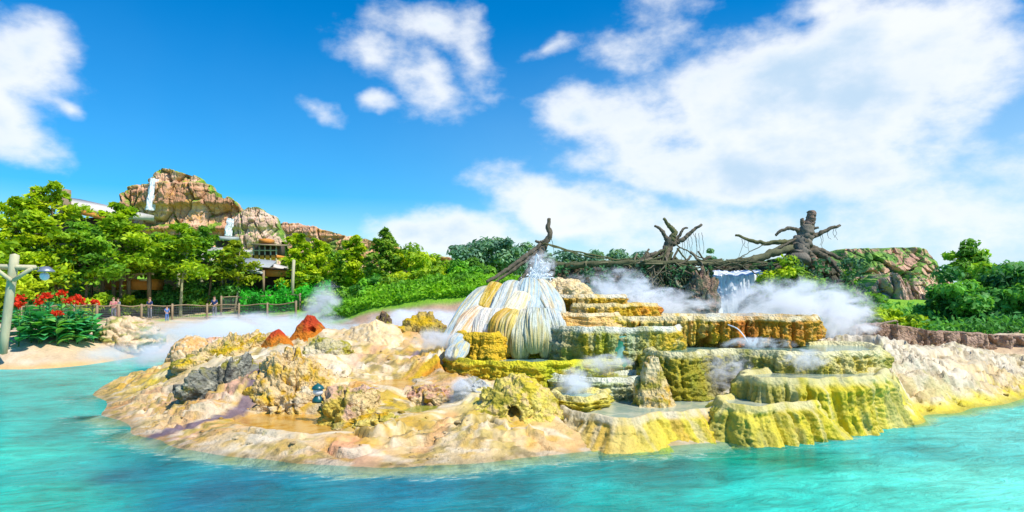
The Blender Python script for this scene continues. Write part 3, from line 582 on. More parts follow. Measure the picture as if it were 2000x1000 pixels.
terrace('middle_right', 'wide olive travertine basin with a steaming alcove, below the hanging curtain', [(1260, OLIVE), (1370, OLIVE), (1420, (.30, .28, .22)), (1480, (.50, .46, .22)), (1560, (.55, .50, .25)), (1720, (.66, .60, .28))], (.80, .74, .48), .40, .08, .45, .07, water=M_TEAL, streakc=(.52, .44, .12), seed=4)
terrace('long_curtain', 'longest hanging travertine curtain with white, ochre and rust dripstones', [(1140, YELLOW), (1250, (.62, .52, .20)), (1300, (.70, .55, .26)), (1400, (.60, .40, .07)), (1450, (.52, .20, .03)), (1500, (.56, .30, .05)), (1600, (.56, .34, .08))], (.82, .72, .50), .34, .17, .1, .05, .38, streakc=(.45, .20, .03), seed=5)
terrace('orange_tier', 'short golden orange travertine tier above the left end of the hanging curtain', [(1120, (.60, .45, .25)), (1190, (.62, .46, .20)), (1230, YELLOW), (1280, ORANGE)], (.84, .70, .42), .26, .09, .1, .06, .15, streakc=(.70, .45, .06), seed=6)
terrace('top_tier', 'highest small travertine tier with brown and gold dripstones, beside the white mound', [(1060, BROWN), (1100, OCHRE), (1140, (.66, .50, .25)), (1170, YELLOW), (1220, OCHRE)], (.84, .78, .62), .26, .09, .1, .07, .15, streakc=OCHRE, seed=7)
terrace('mossy_wall', 'straight dark mossy travertine wall with a white rim in the middle of the steps', [(1080, (.38, .38, .28)), (1130, (.40, .34, .12)), (1180, (.36, .38, .08)), (1220, (.36, .44, .30)), (1270, (.46, .42, .12)), (1300, (.62, .48, .14)), (1330, YELLOW)], (.80, .80, .68), .40, .07, .55, .06, water=M_TEAL, streakc=(.40, .33, .07), seed=8)
terrace('peach_step', 'small smooth peach coloured travertine step right of the white mound', [(1070, PEACH), (1210, (.84, .62, .32))], (.86, .70, .46), .5, .03, 0, .02, water=M_MILK, streakc=(.84, .58, .25), seed=9)
terrace('yellow_step', 'small deep yellow travertine step at the left foot of the white mound', [(890, YELLOW), (990, (.66, .45, .05))], (.80, .55, .14), .22, .07, 0, .04, .12, water=M_GOLD, streakc=(.66, .40, .03), seed=10)
terrace('green_rim', 'curved yellow green travertine rim around the pool at the foot of the white mound', [(870, YELLOW), (940, (.60, .45, .06)), (1020, (.58, .50, .08)), (1090, (.50, .55, .10)), (1220, (.42, .45, .14))], (.72, .66, .14), .34, .06, .35, .06, water=M_TEAL, streakc=(.56, .42, .05), seed=11)
terrace('steam_basin', 'pale grey green travertine basin with a steaming pool beside the pointed rock', [(1070, (.60, .62, .42)), (1180, (.50, .58, .42)), (1280, (.58, .46, .34))], (.76, .76, .60), .36, .06, .3, .06, water=M_GREENP, streakc=(.42, .46, .18), seed=12)
terrace('small_bowl', 'smallest round yellow travertine bowl with brown cracks near the yellow boulder', [(1070, (.60, .50, .14)), (1200, (.66, .58, .18))], (.80, .70, .36), .5, .03, .3, .05, water=M_TEAL, streakc=(.46, .34, .06), seed=13)

# ------------------------------------------------------------------ white flowstone mound
def build_mound():
    root = thing('geyser_mound', W(1010, 690, 20.5), 'tall white and blue grey geyser mound with draped mineral lobes', 'mound')
    loc = np.array(root.location)
    # core body: heap under the lobes
    nt, nr = 72, 40; th = np.arange(nt) / nt * 2 * np.pi; r = np.linspace(0, 1, nr)
    ax = 1.9 + .35 * np.cos(th); ay = 1.25
    Rg = r[:, None]; cx, cy = (1022 - 1000) / F * 21.2, 21.3
    x = cx - .35 * Rg + Rg * ax[None] * np.cos(th)[None]; y = cy - .25 * Rg + Rg * ay * np.sin(th)[None]
    z = .7 + 2.55 * (1 - Rg ** 1.35) * (1 + 0 * th[None]) + .12 * fbm(p3(x * 1.4, y * 1.4, 2.), 3).reshape(x.shape)
    V = np.stack([x.ravel(), y.ravel(), z.ravel()], 1)
    c = lerp(np.tile(WHITE, (len(V), 1)), np.array(ICE), sst(fbm(V * 1.5, 3), -.1, .3))
    mk('mound_body', V - loc, grid_faces(nr, nt, True), M_FLOW, root, c)
    def lobe(path, wd, cols, flat=.75, seed=0.0, ridge=.10, algae=False):
        """draped tongue: path (px, py, depth, half width px)"""
        P = np.array([W(a, b, Y) for a, b, Y in path]); rad = np.array(wd) / F * np.array([Y for _, _, Y in path])
        Q = smooth_path(np.column_stack([P, rad]), n=84); n = len(Q)
        s = np.linspace(0, 1, n); cap = np.sqrt(np.clip(1 - ((0.12 - s) / .12).clip(0) ** 2, .0, 1)) * np.sqrt(np.clip(1 - ((s - .9) / .1).clip(0) ** 2, 0, 1))
        rr = Q[:, 3] * np.maximum(cap, .02); T = np.gradient(Q[:, :3], axis=0); T /= np.linalg.norm(T, axis=1)[:, None]
        front = np.array([.1, -1, .55]); front /= np.linalg.norm(front)
        A = np.cross(T, front); A /= np.linalg.norm(A, axis=1)[:, None]; B = np.cross(A, T)
        m = 150; a = np.arange(m) / m * 2 * np.pi
        f = 1 + ridge * (2 * np.abs(pn(p3(np.cos(a)[None] * 4.2 + 0 * s[:, None], np.sin(a)[None] * 4.2 + 0 * s[:, None], s[:, None] * 1.6 + seed * 3))) - .3).reshape(n, m) \
              + .55 * ridge * pn(p3(np.cos(a)[None] * 9 + 0 * s[:, None], np.sin(a)[None] * 9 + 0 * s[:, None], s[:, None] * 2.6 + seed)).reshape(n, m) \
              + .10 * pn(p3(np.cos(a)[None] * 1.2 + 0 * s[:, None], np.sin(a)[None] + 0 * s[:, None], s[:, None] * 3.5 + seed)).reshape(n, m)
        V = Q[:, None, :3] + (rr[:, None] * f)[..., None] * (np.cos(a)[None, :, None] * A[:, None] + flat * np.sin(a)[None, :, None] * B[:, None])
        V = V.reshape(-1, 3); sv = np.repeat(s, m); av = np.tile(a, n)
        wv = .5 * fbm(V * 1.1, 2); st = fbm(p3(np.cos(av) * 2.4 + wv, np.sin(av) * 2.4, sv * 1.8 + seed), 4, .62); st2 = fbm(p3(np.cos(av) * 7 + wv, np.sin(av) * 7, sv * 1.5 + seed + 30), 4, .65)
        c0, c1, c2 = [np.array(k) for k in cols]
        c = lerp(np.tile(c0, (len(V), 1)), c1, sst(st, -.2, .35)); c = lerp(c, c2, .65 * sst(st2, -.05, .40)) * .86; c = lerp(c, np.array((.60, .44, .18)), .55 * sst(fbm(p3(np.cos(av) * 5, np.sin(av) * 5, sv * .9 + seed + 60), 4, .6), .12, .34))
        if algae: c = lerp(c, np.array((.34, .30, .08)), .75 * sst(sv + .5 * st, .42, .85))
        mk('flowstone_lobe', V - loc, grid_faces(n, m, True)[:, ::-1], M_FLOW, root, c)
    GB = (.36, .47, .50); LG = (.58, .62, .58)
    L = [
     ([(962, 562, 21.6), (938, 592, 21.0), (910, 630, 20.4), (884, 668, 19.8), (866, 700, 19.3)], [20, 30, 30, 26, 22], (GB, LG, (.72, .56, .22))),
     ([(978, 556, 21.4), (962, 582, 21.0), (944, 608, 20.6)], [18, 20, 14], ((.64, .44, .07), OCHRE, (.76, .66, .40))),
     ([(1010, 550, 21.4), (1000, 580, 20.9), (985, 612, 20.4), (962, 645, 19.9), (945, 668, 19.5)], [24, 34, 34, 28, 24], (LG, WHITE, GB)),
     ([(1026, 572, 20.8), (1014, 600, 20.4), (996, 626, 20.0), (975, 650, 19.6)], [18, 24, 24, 18], ((.80, .74, .56), WHITE, (.84, .72, .42))),
     ([(1036, 544, 21.4), (1034, 570, 21.0), (1030, 596, 20.6), (1026, 622, 20.1)], [17, 24, 26, 20], (GB, (.52, .62, .62), WHITE)),
     ([(1048, 546, 21.5), (1062, 572, 21.1), (1074, 598, 20.7), (1082, 622, 20.3)], [15, 22, 26, 22], ((.50, .60, .60), WHITE, (.70, .52, .24))),
     ([(945, 602, 20.5), (922, 630, 20.1), (902, 660, 19.6), (885, 690, 19.2)], [18, 22, 22, 18], (WHITE, (.82, .66, .44), ORANGE)),
     ([(958, 604, 20.3), (950, 632, 19.9), (940, 662, 19.5)], [16, 22, 18], (WHITE, (.82, .72, .62), LG)),
     ([(978, 604, 20.2), (968, 630, 19.8), (958, 655, 19.4)], [14, 18, 16], ((.72, .78, .78), WHITE, (.80, .66, .40))),
     ([(1000, 612, 19.9), (978, 640, 19.4), (970, 682, 19.1)], [18, 22, 13], ((.56, .36, .06), OCHRE, BROWN)),
     ([(1012, 610, 19.8), (998, 640, 19.3), (990, 680, 19.0), (990, 694, 19.0)], [15, 25, 20, 12], ((.72, .56, .18), (.60, .46, .12), WHITE)),
     ([(1028, 608, 19.8), (1020, 636, 19.2), (1017, 672, 18.8), (1016, 708, 18.9)], [14, 17, 19, 11], ((.66, .66, .50), WHITE, (.50, .44, .14))),
     ([(1044, 606, 19.8), (1042, 636, 19.1), (1043, 668, 18.7), (1044, 690, 18.8)], [15, 22, 20, 12], ((.60, .64, .54), LG, (.40, .38, .14))),
     ([(1060, 606, 19.8), (1064, 636, 19.2), (1068, 672, 18.9), (1069, 704, 18.95)], [14, 18, 18, 10], (LG, (.62, .70, .66), (.45, .42, .18))),
     ([(1076, 608, 19.8), (1085, 640, 19.2), (1090, 676, 18.9)], [14, 20, 14], (LG, ICE, WHITE)),
     ([(902, 655, 18.9), (892, 668, 18.6), (886, 682, 18.4)], [11, 14, 10], (GB, WHITE, GREY)),
     ([(894, 676, 18.5), (884, 690, 18.2), (878, 702, 18.0)], [11, 14, 10], (GREY, GB, WHITE)),
     ([(910, 668, 18.5), (900, 684, 18.2), (892, 704, 17.9)], [10, 14, 10], (GB, (.72, .62, .30), WHITE)),
    ]
    for k, (p, w_, cols) in enumerate(L): lobe(p, [q * (.90 if k in (0, 2) else 1.1 if k < 8 else 1.05) for q in w_], cols, .85 if 9 <= k <= 14 else .52, k * 1.7, .24 if 9 <= k <= 14 else .15, 9 <= k <= 14)
build_mound()

# ------------------------------------------------------------------ rocks
def ico(sub):
    import bmesh
    bm = bmesh.new(); bmesh.ops.create_icosphere(bm, subdivisions=sub, radius=1)
    V = np.array([v.co[:] for v in bm.verts]); Fq = np.array([[v.index for v in f.verts] for f in bm.faces]); bm.free(); return V, Fq
ICO5 = ico(6); ICO4 = ico(4); ICO3 = ico(2)
STONES = []
def rock(name, px, py, Y, size, cols, label, cat='rock', seed=0.0, rough=.22, ledge=.5, cone=0.0, rz=0.0, m=None, hole=None, lean=(0, 0), group=None, freq=1.0, grow=1.35):
    """(px,py,Y) centre of the foot; size = half width, half depth, height (m)"""
    V, Fq = ICO5; V = V.copy(); sx, sy, sz = size; sx *= grow; sy *= grow; sz *= .5 + .5 * grow
    s3 = np.array([sx, sy, sz]); q = V * s3 * freq
    d = 1 + rough * (fbm(q * 1.6 + seed, 5, .58) * 1.2) - rough * .7 * sst(np.abs(fbm(q * 1.4 + seed + 50, 3)), .09, .0)
    f1, f2, idd = worley(np.stack([q[:, 0] * 2.2 + q[:, 1] * 1.1 + seed, q[:, 2] * 3.2 + q[:, 1] * .7], 1)); d = d + rough * .45 * (idd - .5) * sst(f2 - f1, 0, .15)
    V = V * d[:, None]
    if cone: 
        k = np.clip(V[:, 2], 0, 1.2); f = 1 - cone * k; V[:, :2] *= f[:, None]
    V[:, 0] += lean[0] * V[:, 2].clip(0) ; V = V * s3
    if ledge:
        st = .11; zz = V[:, 2] + .05 * fbm(V * 2.2 + seed, 3); qq = zz / st; fr = qq - np.floor(qq); V[:, 2] += ledge * ((np.floor(qq) + sst(fr, .5, 1.)) * st - zz)
    if hole:
        hx, hz, hr = hole; dd = np.hypot(V[:, 0] - hx, V[:, 2] - hz); V[:, 1] += np.where(V[:, 1] < 0, .6 * sst(dd, hr, hr * .4), 0)
    V += (V / (np.linalg.norm(V, axis=1)[:, None] + 1e-6)) * (.05 * fbm(V * 5 + seed, 4, .6) * min(1, sz / .5))[:, None]
    V[:, 2] = np.maximum(V[:, 2], -.35)
    n1 = fbm(V * 2.0 + seed, 4); n2 = fbm(V * 5 + seed + 9, 4); n3 = fbm(V * [1, 1, 3] * 1.2 + seed + 4, 3)
    c = lerp(np.tile(cols[0], (len(V), 1)), np.array(cols[1]), sst(n1, -.05, .25)); c = lerp(c, np.array(cols[2]), .8 * sst(n2, .06, .34))
    if len(cols) > 3: c = lerp(c, np.array(cols[3]), .85 * sst(n3, .08, .3))
    o = mk(name, V, Fq, m or M_ROCK, None, c); o.location = [float(v) for v in W(px, py, Y)]; o.rotation_euler = (0, 0, rz)
    return tag(o, label, cat, group)
TAN = (.66, .50, .28)
rock('rock_outcrop', 572, 792, 16.6, (.98, .8, 1.15), (CREAM, (.60, .42, .12), OCHRE, PALE), 'broad tan and gold outcrop right of the purple runnel, behind the green lantern', seed=1, rough=.30, cone=.35, lean=(-.05, 0))
rock('rock_outcrop', 452, 786, 17.0, (.38, .95, 1.0), ((.22, .22, .18), (.09, .09, .08), (.50, .48, .38), OLIVE), 'grey jagged outcrop left of the purple runnel, dark on its lower side', seed=2, rough=.42, rz=-.75, lean=(.25, 0))
rock('rock_outcrop', 420, 800, 16.6, (.36, .5, .42), ((.42, .38, .26), OLIVE, (.16, .13, .1)), 'small dark brown rock at the low left end of the jagged grey outcrop', seed=3, rough=.4, rz=-.5)
rock('rock_outcrop', 440, 728, 20.4, (1.25, .8, .95), (TAN, CREAM, OLIVE, YELLOW), 'tan craggy outcrop with a mossy left end, left of the orange cones', seed=4, rough=.36, lean=(.35, 0), cone=.2)
rock('rock_outcrop', 375, 728, 20.2, (.38, .4, .45), ((.46, .36, .10), OLIVE, (.14, .12, .06)), 'small dark olive rock at the left end of the craggy tan outcrop', seed=5, rough=.4)
rock('rock_outcrop', 822, 694, 22.0, (.86, .7, .98), ((.46, .34, .12), OLIVE, (.13, .10, .06), YELLOW), 'dark brown and gold layered rock left of the white mound', seed=6, rough=.40, ledge=.9)
rock('smooth_mound', 735, 702, 21.2, (1.05, .9, 1.05), (CREAM, (.84, .60, .32), PALE), 'smooth cream and peach mound between the orange cones and the dark layered rock', 'mound', seed=7, rough=.10, ledge=.1, cone=.35, m=M_GROUND)
rock('rock_outcrop', 688, 832, 14.7, (.62, .55, .70), ((.56, .42, .12), (.58, .38, .26), OLIVE, TAN), 'knobbly ochre boulder right of the green lantern above the golden pool', seed=8, rough=.34)
rock('rock_outcrop', 845, 782, 15.9, (.55, .42, .34), (PINK, TAN, OCHRE), 'low pinkish rock ledge above the olive green pool', seed=9, rough=.3)
rock('rock_outcrop', 720, 778, 15.6, (.42, .3, .26), ((.50, .38, .34), TAN, OCHRE), 'flat mauve grey slab of rock left of the small amber pool', seed=10, rough=.3)
rock('rock_outcrop', 755, 838, 14.0, (.70, .4, .30), ((.62, .50, .18), OCHRE, OLIVE, TAN), 'low crumbly ochre ledge between the golden and olive pools', seed=11, rough=.34)
rock('yellow_boulder', 1008, 822, 14.3, (.80, .65, .82), ((.66, .55, .18), (.60, .48, .10), CREAM, OLIVE), 'big rounded yellow boulder with a dark hole in its front', 'boulder', seed=12, rough=.22, cone=.25, hole=(-.05, .26, .16))
rock('rock_outcrop', 925, 770, 15.4, (.30, .3, .32), ((.40, .36, .28), GREY, OLIVE), 'small grey rock left of the big yellow boulder', seed=13, rough=.3)
rock('pointed_rock', 1275, 800, 15.5, (.50, .45, 1.20), ((.60, .48, .26), (.68, .58, .36), OCHRE, OLIVE), 'pointed knobbly rock cone standing between two travertine basins', 'rock', seed=14, rough=.26, cone=.55, grow=1.15)
rock('pool_rock', 662, 842, 14.0, (.20, .16, .16), ((.40, .20, .14), (.56, .30, .14), (.16, .1, .1)), 'small reddish brown rock lying in the golden pool', seed=15, rough=.4, grow=1.0)
rock('rock_outcrop', 640, 690, 19.5, (.55, .4, .36), ((.50, .44, .26), OLIVE, PALE), 'low olive grey rock in front of the taller red cone', seed=16, rough=.35)
rock('rock_outcrop', 735, 898, 12.9, (.62, .4, .20), ((.78, .48, .28), PINK, ORANGE), 'flat orange pink rock slab at the front shore', seed=17, rough=.25)
rock('rock_outcrop', 815, 884, 13.0, (.66, .45, .26), ((.78, .62, .34), CREAM, OCHRE), 'flat cream ledge at the front shore right of the orange pink slab', seed=18, rough=.28)
rock('pale_mound', 372, 716, 24, (.62, .6, .95), (PEACH, CREAM, PALE), 'rounded peach mound half lost in the steam on the left', 'mound', seed=19, rough=.14, ledge=.1, m=M_GROUND)
rock('pale_mound', 425, 702, 26.5, (.6, .6, .80), (PINK, PALE, PEACH), 'pink mound behind the craggy tan outcrop, veiled by steam', 'mound', seed=20, rough=.14, ledge=.1, m=M_GROUND)
rock('rock_outcrop', 1098, 580, 23.2, (.85, .7, .55), ((.82, .64, .38), CREAM, PALE), 'peach rounded rock on top behind the white mound and the highest tier', seed=21, rough=.18, ledge=.1)
rock('rock_outcrop', 330, 748, 20.6, (.62, .4, .22), ((.66, .58, .12), OCHRE, OLIVE), 'low yellow lichen covered rock near the left tip of the island', seed=22, rough=.32)
rock('rock_outcrop', 750, 640, 25, (.25, .3, .5), ((.12, .09, .06), BROWN, OLIVE), 'small dark knob of rock in the steam left of the layered rock', seed=23, rough=.4)
def red_cone(px, py, Y, w_, h_, label, seed, vent):
    V, Fq = ICO5; V = V.copy(); q = V * [w_, w_, h_]
    k = (V[:, 2].clip(-.2) + .2) / 1.2; V[:, :2] *= (1.2 - .62 * k ** 1.2)[:, None]; d = 1 + .10 * fbm(q * 3 + seed, 4); V *= d[:, None]; V *= [w_, w_, h_]
    if vent:
        dd = np.hypot(V[:, 0] - w_ * .22, V[:, 2] - h_ * .62); V[:, 1] += np.where(V[:, 1] < 0, .22 * sst(dd, .14, .05), 0)
    V[:, 2] = np.maximum(V[:, 2], -.15); h = V[:, 2] / h_ + .25 * fbm(V * 3 + seed, 3)
    c = lerp(np.tile((.66, .40, .30), (len(V), 1)) if vent else np.tile((.50, .17, .03), (len(V), 1)), np.array((.52, .19, .03)), sst(h, .2, .45)); c = lerp(c, np.array((.40, .055, .03)), .9 * sst(h, .55, .85)); c = lerp(c, np.array((.18, .10, .04)), .7 * sst(fbm(V * 4 + seed + 5, 3), .15, .35) * (h < .7))
    o = mk('mineral_cone', V, Fq, M_ROCK, None, c); o.location = [float(v) for v in W(px, py, Y)]
    tag(o, label, 'cone', 'red mineral cones')
red_cone(543, 690, 20.2, .50, .72, 'smaller plain orange red mineral cone, left one of the pair', 3.1, False)
red_cone(606, 692, 21.2, .72, 1.25, 'taller red mineral cone with a dark vent hole and pink foot', 8.2, True)

def loose_stones():
    r = np.random.default_rng(77); g = Geo(); Vi, Fi = ICO3
    Vb = [Vi * (1 + .6 * fbm(Vi * 1.3 + k * 5, 2) + .25 * np.sign(fbm(Vi * 2 + k * 3, 1)) * .3)[:, None] for k in range(8)]
    for x0, x1, y0, y1, n in [(250, 950, 690, 890, 420), (1690, 2100, 675, 800, 260), (1060, 1450, 760, 830, 60)]:
        px = x0 + (x1 - x0) * r.random(n); py = y0 + (y1 - y0) * r.random(n); zg = np.full(n, .4)
        for _ in range(3):
            Yg = Yz(py, zg); xg = (px - 1000) / F * Yg; zg = np.clip(island_z(xg, Yg, False), -.2, 1.6)
        z = island_z(xg, Yg); sz = .012 + .05 * r.random(n) ** 4
        bc = paint(xg, Yg, GCOL)
        for k in range(n):
            if z[k] < .03: continue
            V = Vb[r.integers(8)] * sz[k] * [1 + .8 * r.random(), 1 + .5 * r.random(), .45 + .3 * r.random()]; a = r.random() * 6.28
            V = np.stack([V[:, 0] * math.cos(a) - V[:, 1] * math.sin(a), V[:, 0] * math.sin(a) + V[:, 1] * math.cos(a), V[:, 2]], 1)
            g.add(V + [xg[k], Yg[k], z[k] - sz[k] * .05], np.column_stack([Fi, Fi[:, 2]]), bc[k] * (.55 + .5 * r.random()))
    tag(g.build('rubble', M_ROCK, None, False), 'small loose stones and grit scattered over the island ground', 'rubble', kind='stuff')
loose_stones()

# ------------------------------------------------------------------ far ground
# (px, depth, z)
TG = [(0, 24.5, -.5), (0, 27, .05), (0, 29, .75), (60, 28.2, .6), (130, 28.5, .35), (200, 30, .2), (300, 34, .1), (0, 25, -.3), (150, 26.5, -.4), (300, 30, -.7), (420, 38, .1), (520, 42, .2), (420, 34, -.7), (600, 40, .25), (560, 36, -.6), (700, 36, .3), (760, 35, .6), (850, 33, .8), (930, 32, .9), (640, 34, -.5), (760, 31, -.5), (900, 29, -.6),
      (60, 30, 1.05), (130, 31, 1.0), (200, 34, .95), (250, 37, 1.15), (300, 40, 1.0), (400, 46, .9), (100, 36, 1.2), (200, 42, 1.2), (300, 50, 1.1), (450, 52, 1.15), (580, 50, 1.3), (640, 44, 1.6), (700, 42, 2.0), (780, 40, 2.45), (850, 39, 2.75), (930, 38, 3.0), (1000, 37, 2.8), (650, 41, .6), (760, 38, .9), (850, 36.5, 1.3), (930, 35.5, 1.6),
      (-150, 28, .9), (-300, 28, 1.1), (-150, 25, -.2), (-400, 24, .2), (0, 60, 1.5), (300, 70, 2.2), (600, 70, 3.2), (800, 60, 4.0), (950, 60, 3.8), (0, 90, 6), (300, 100, 8), (600, 100, 6), (900, 100, 4.5), (-400, 60, 2), (-400, 100, 6),
      (1080, 34, -.6), (1200, 35, -.6), (1400, 36, -.6), (1080, 37.5, .5), (1100, 41, 2.2), (1250, 42, 2.5), (1500, 42, 2.5), (1300, 38, -.3), (1440, 38.5, -.3), (1560, 36, .2), (1640, 33, .2), (1700, 30, -.2), (1700, 27.5, -.3), (1850, 25.5, -.3), (2000, 24, -.3), (2200, 23, -.3), (2500, 23, -.3),
      (1700, 29.5, .9), (1850, 28.5, 1.0), (2000, 27.5, 1.1), (2200, 27, 1.1), (2600, 27, 1.1), (1700, 36, 1.6), (1850, 36, 1.6), (2000, 36, 1.6), (2300, 36, 1.8), (1700, 60, 3), (2000, 60, 3), (2400, 60, 3), (1300, 60, 2.6), (1500, 100, 3), (2000, 110, 3.5), (1100, 110, 3), (2600, 100, 4)]
TX = np.array([((px - 1000) / F * Y, Y, z) for px, Y, z in TG]); TW = rbf_fit(TX, 1.5)
def ground_z(x, y, detail=True):
    x = np.atleast_1d(np.asarray(x, float)); y = np.atleast_1d(np.asarray(y, float))
    yy = np.minimum(y, 112); xx = np.clip(x * yy / y, -140, 150)
    z = rbf_eval(TX, TW, xx, yy, 1.5)
    if detail:
        a = sst(z, -.1, .5) * sst(y, 90, 60) ; z = z + a * (.16 * fbm(p3(x * .35, y * .35, 3.), 4) + .05 * fbm(p3(x * 1.5, y * 1.5, 5.), 3))
    return np.maximum(z, -1.0)
def gz(px, Y): return float(ground_z((px - 1000) / F * Y, Y)[0])
def build_ground():
    ys = np.concatenate([np.geomspace(22, 60, 210), np.geomspace(61, 130, 50), np.geomspace(140, 1400, 30)])
    us = np.linspace(-1.35, 1.35, 420)
    X = ys[:, None] * us[None]; Yg = ys[:, None] + 0 * us[None]; x, y = X.ravel(), Yg.ravel(); z = ground_z(x, y)
    px = 1000 + F * x / y; c = np.tile((.58, .42, .25), (len(x), 1))
    n = fbm(p3(x * .5, y * .5, 9.), 4); c = lerp(c, np.array((.62, .50, .36)), sst(n, -.1, .25)); c = lerp(c, np.array((.50, .30, .20)), .8 * sst(px, 600, 720) * sst(px, 1100, 950))
    n3 = fbm(p3(x * .9, y * 1.2, 19.), 4); c = lerp(c, np.array((.30, .19, .12)), .6 * sst(n3, .08, .3) * sst(px, 640, 760)); c = lerp(c, np.array((.70, .40, .12)), .7 * sst(z, .25, .02) * (px < 420))
    gr = sst(fbm(p3(x * .4, y * .4, 14.), 3) + .35 * (y - 34 - 12 * (px < 560)) / 6, .3, .7); gr = np.where(px < 640, gr * sst(y, 44, 47), gr)
    topline = np.interp(px, [560, 640, 780, 930, 1040], [46, 42.5, 39.5, 37.2, 36.5]); gr = np.where((px > 600) & (px < 1050), sst(y, topline - .3, topline + .3), gr); gr = np.where(px > 1050, sst(y, 30, 31), gr)
    c = lerp(c, np.array((.20, .40, .025)), gr)
    o = mk('ground', np.stack([x, y, z], 1), grid_faces(len(ys), len(us)), M_SOIL, None, c)
    tag(o, 'sandy lake shore rising to planted ground behind', 'ground', kind='structure')
build_ground()

# ------------------------------------------------------------------ cliffs, mountain, hills
def cliff(name, sil, Y, zbase, label, cols, cat='cliff', kind=None, lean=.25, depth=25., amp=1.5, cell=(4., 6.), strata=.5, sfreq=.6, veg=.0, vegcol=(.09, .16, .03), seed=0., nu=360, nv=110, bulge=0., m=None, sag=.0, jag=.5):
    sil = np.array(sil, float); px = np.linspace(sil[0, 0], sil[-1, 0], nu); X = (px - 1000) / F * Y
    top = CH - (np.interp(px, sil[:, 0], sil[:, 1]) - HZ) / F * Y
    top = top + jag * fbm(p3(X * .6 / cell[0] * 4, seed, 0), 3)
    H = np.maximum(top - zbase, .05); v = np.linspace(0, 1, nv)
    Z = zbase + H[None] * v[:, None]; XX = np.broadcast_to(X, Z.shape)
    wx = fbm(p3(XX / cell[0] * .5, Z / cell[1] * .5, seed), 3).reshape(Z.shape)
    f1, f2, idd = worley(np.stack([(XX / cell[0] + .5 * wx).ravel() + seed * 7, (Z / cell[1] + .5 * wx).ravel()], 1))
    f1, f2, idd = [k.reshape(Z.shape) for k in (f1, f2, idd)]
    g1, g2, idg = [k.reshape(Z.shape) for k in worley(np.stack([(XX / cell[0] * 2.6 + wx).ravel() + seed * 3, (Z / cell[1] * 3.4 + .8 * wx).ravel()], 1))]
    st = pn(p3(0 * XX + seed, wx * .5, Z * sfreq)).reshape(Z.shape) + .5 * pn(p3(0 * XX + seed, wx + 3, Z * sfreq * 2.7)).reshape(Z.shape)
    ends = np.minimum(1, H / (amp * 3 + .01))[None]
    disp = amp * (1.3 * (idd - .5) + .5 * (idg - .5) - .9 * sst(f2 - f1, .16, 0) - .3 * sst(g2 - g1, .12, 0)) + strata * np.sign(st) * np.abs(st) ** .5 + .5 * amp * fbm(p3(XX / cell[0] * 3, Z / cell[1] * 3, seed), 4).reshape(Z.shape)
    bl = bulge * np.sin(np.linspace(0, np.pi, nu))[None]
    YY = Y + lean * (Z - zbase) + sag * v[:, None] ** 2.5 * H[None] - disp * ends - bl
    nt = 10; rows = [(XX, YY, Z)]; yt, zt = YY[-1], Z[-1]
    for k in range(1, nt + 1):
        f = k / nt; rows.append((X[None] * (1 + 0 * f), (yt + depth * f + 0)[None], (zt + amp * .4 * fbm(p3(X / cell[0] * 2, f * 4, seed + 8), 3) * (f < .8) - H * .96 * sst(f, .25, 1.))[None]))
    x = np.concatenate([r[0] for r in rows]).ravel(); y = np.concatenate([r[1] for r in rows]).ravel(); z = np.concatenate([r[2] for r in rows]).ravel()
    V = np.stack([x, y, z], 1); nr = nv + nt
    pad = lambda a, val: np.concatenate([a, np.full((nt, nu), val)]).ravel()
    i1 = pad(idd, .5); n = fbm(V / cell[0] * 1.2 + seed, 4); s_ = pad(st, 0)
    c = lerp(np.tile(cols[0], (len(V), 1)), np.array(cols[1]), sst(i1 + .6 * n, .3, .75)); c = lerp(c, np.array(cols[2]), .7 * sst(s_, .0, .35)); c = lerp(c, np.array(cols[3]), .7 * sst(fbm(V / cell[0] * 2.5 + seed + 5, 3), .12, .4))
    if veg:
        gzv = np.gradient(y.reshape(nr, nu), axis=0).ravel(); dzv = np.gradient(z.reshape(nr, nu), axis=0).ravel()
        flat = sst(gzv / (np.abs(dzv) + .02), .3, 1.6); flat[nv * nu:] = 1
        k = sst(fbm(V / cell[0] * .9 + seed + 11, 4) + .45 * flat - .42 + veg * .5, .0, .12); vc = lerp(np.tile(vegcol, (len(V), 1)), np.array(vegcol) * [2.0, 1.7, 1.2], sst(fbm(V / cell[0] * 4 + 3, 3), -.1, .3))
        c = c + (vc - c) * k[:, None]
    o = mk(name, V, grid_faces(nr, nu), m or M_CLIFF, None, c)
    return tag(o, label, cat, None, kind)
SAND = [(.66, .36, .20), (.74, .46, .29), (.46, .22, .12), (.70, .37, .09)]
PK = [(.68, .45, .33), (.76, .54, .41), (.50, .31, .23), (.70, .48, .26)]
YM = 130.
cliff('mountain', [(231, 470), (235, 374), (240, 363), (252, 357), (264, 359), (270, 367), (273, 404), (277, 404), (283, 372), (287, 353), (300, 347), (312, 344), (317, 337), (321, 333), (345, 334), (352, 338), (368, 342), (390, 346), (399, 352), (403, 361), (416, 363), (419, 373), (432, 377), (434, 388), (447, 391), (452, 386), (466, 398), (472, 415), (488, 425), (500, 470)], YM, 2,
      'tall layered sandstone mountain above the trees on the left', SAND, 'mountain', 'structure', .05, 9, 1.1, (3.4, 6.5), 1.3, .42, .08, (.14, .24, .03), 1.3, 460, 160, 4, jag=.25)
cliff('mountain', [(440, 480), (448, 425), (458, 416), (476, 412), (488, 405), (502, 404), (515, 412), (530, 420), (536, 436), (542, 470)], YM - 8, 2,
      'rounded pink rock shoulder right of the tall mountain', PK, 'mountain', 'structure', .12, 9, .9, (2.6, 6.), .5, .5, .14, (.12, .22, .04), 2.7, 260, 110, 3, jag=.3)
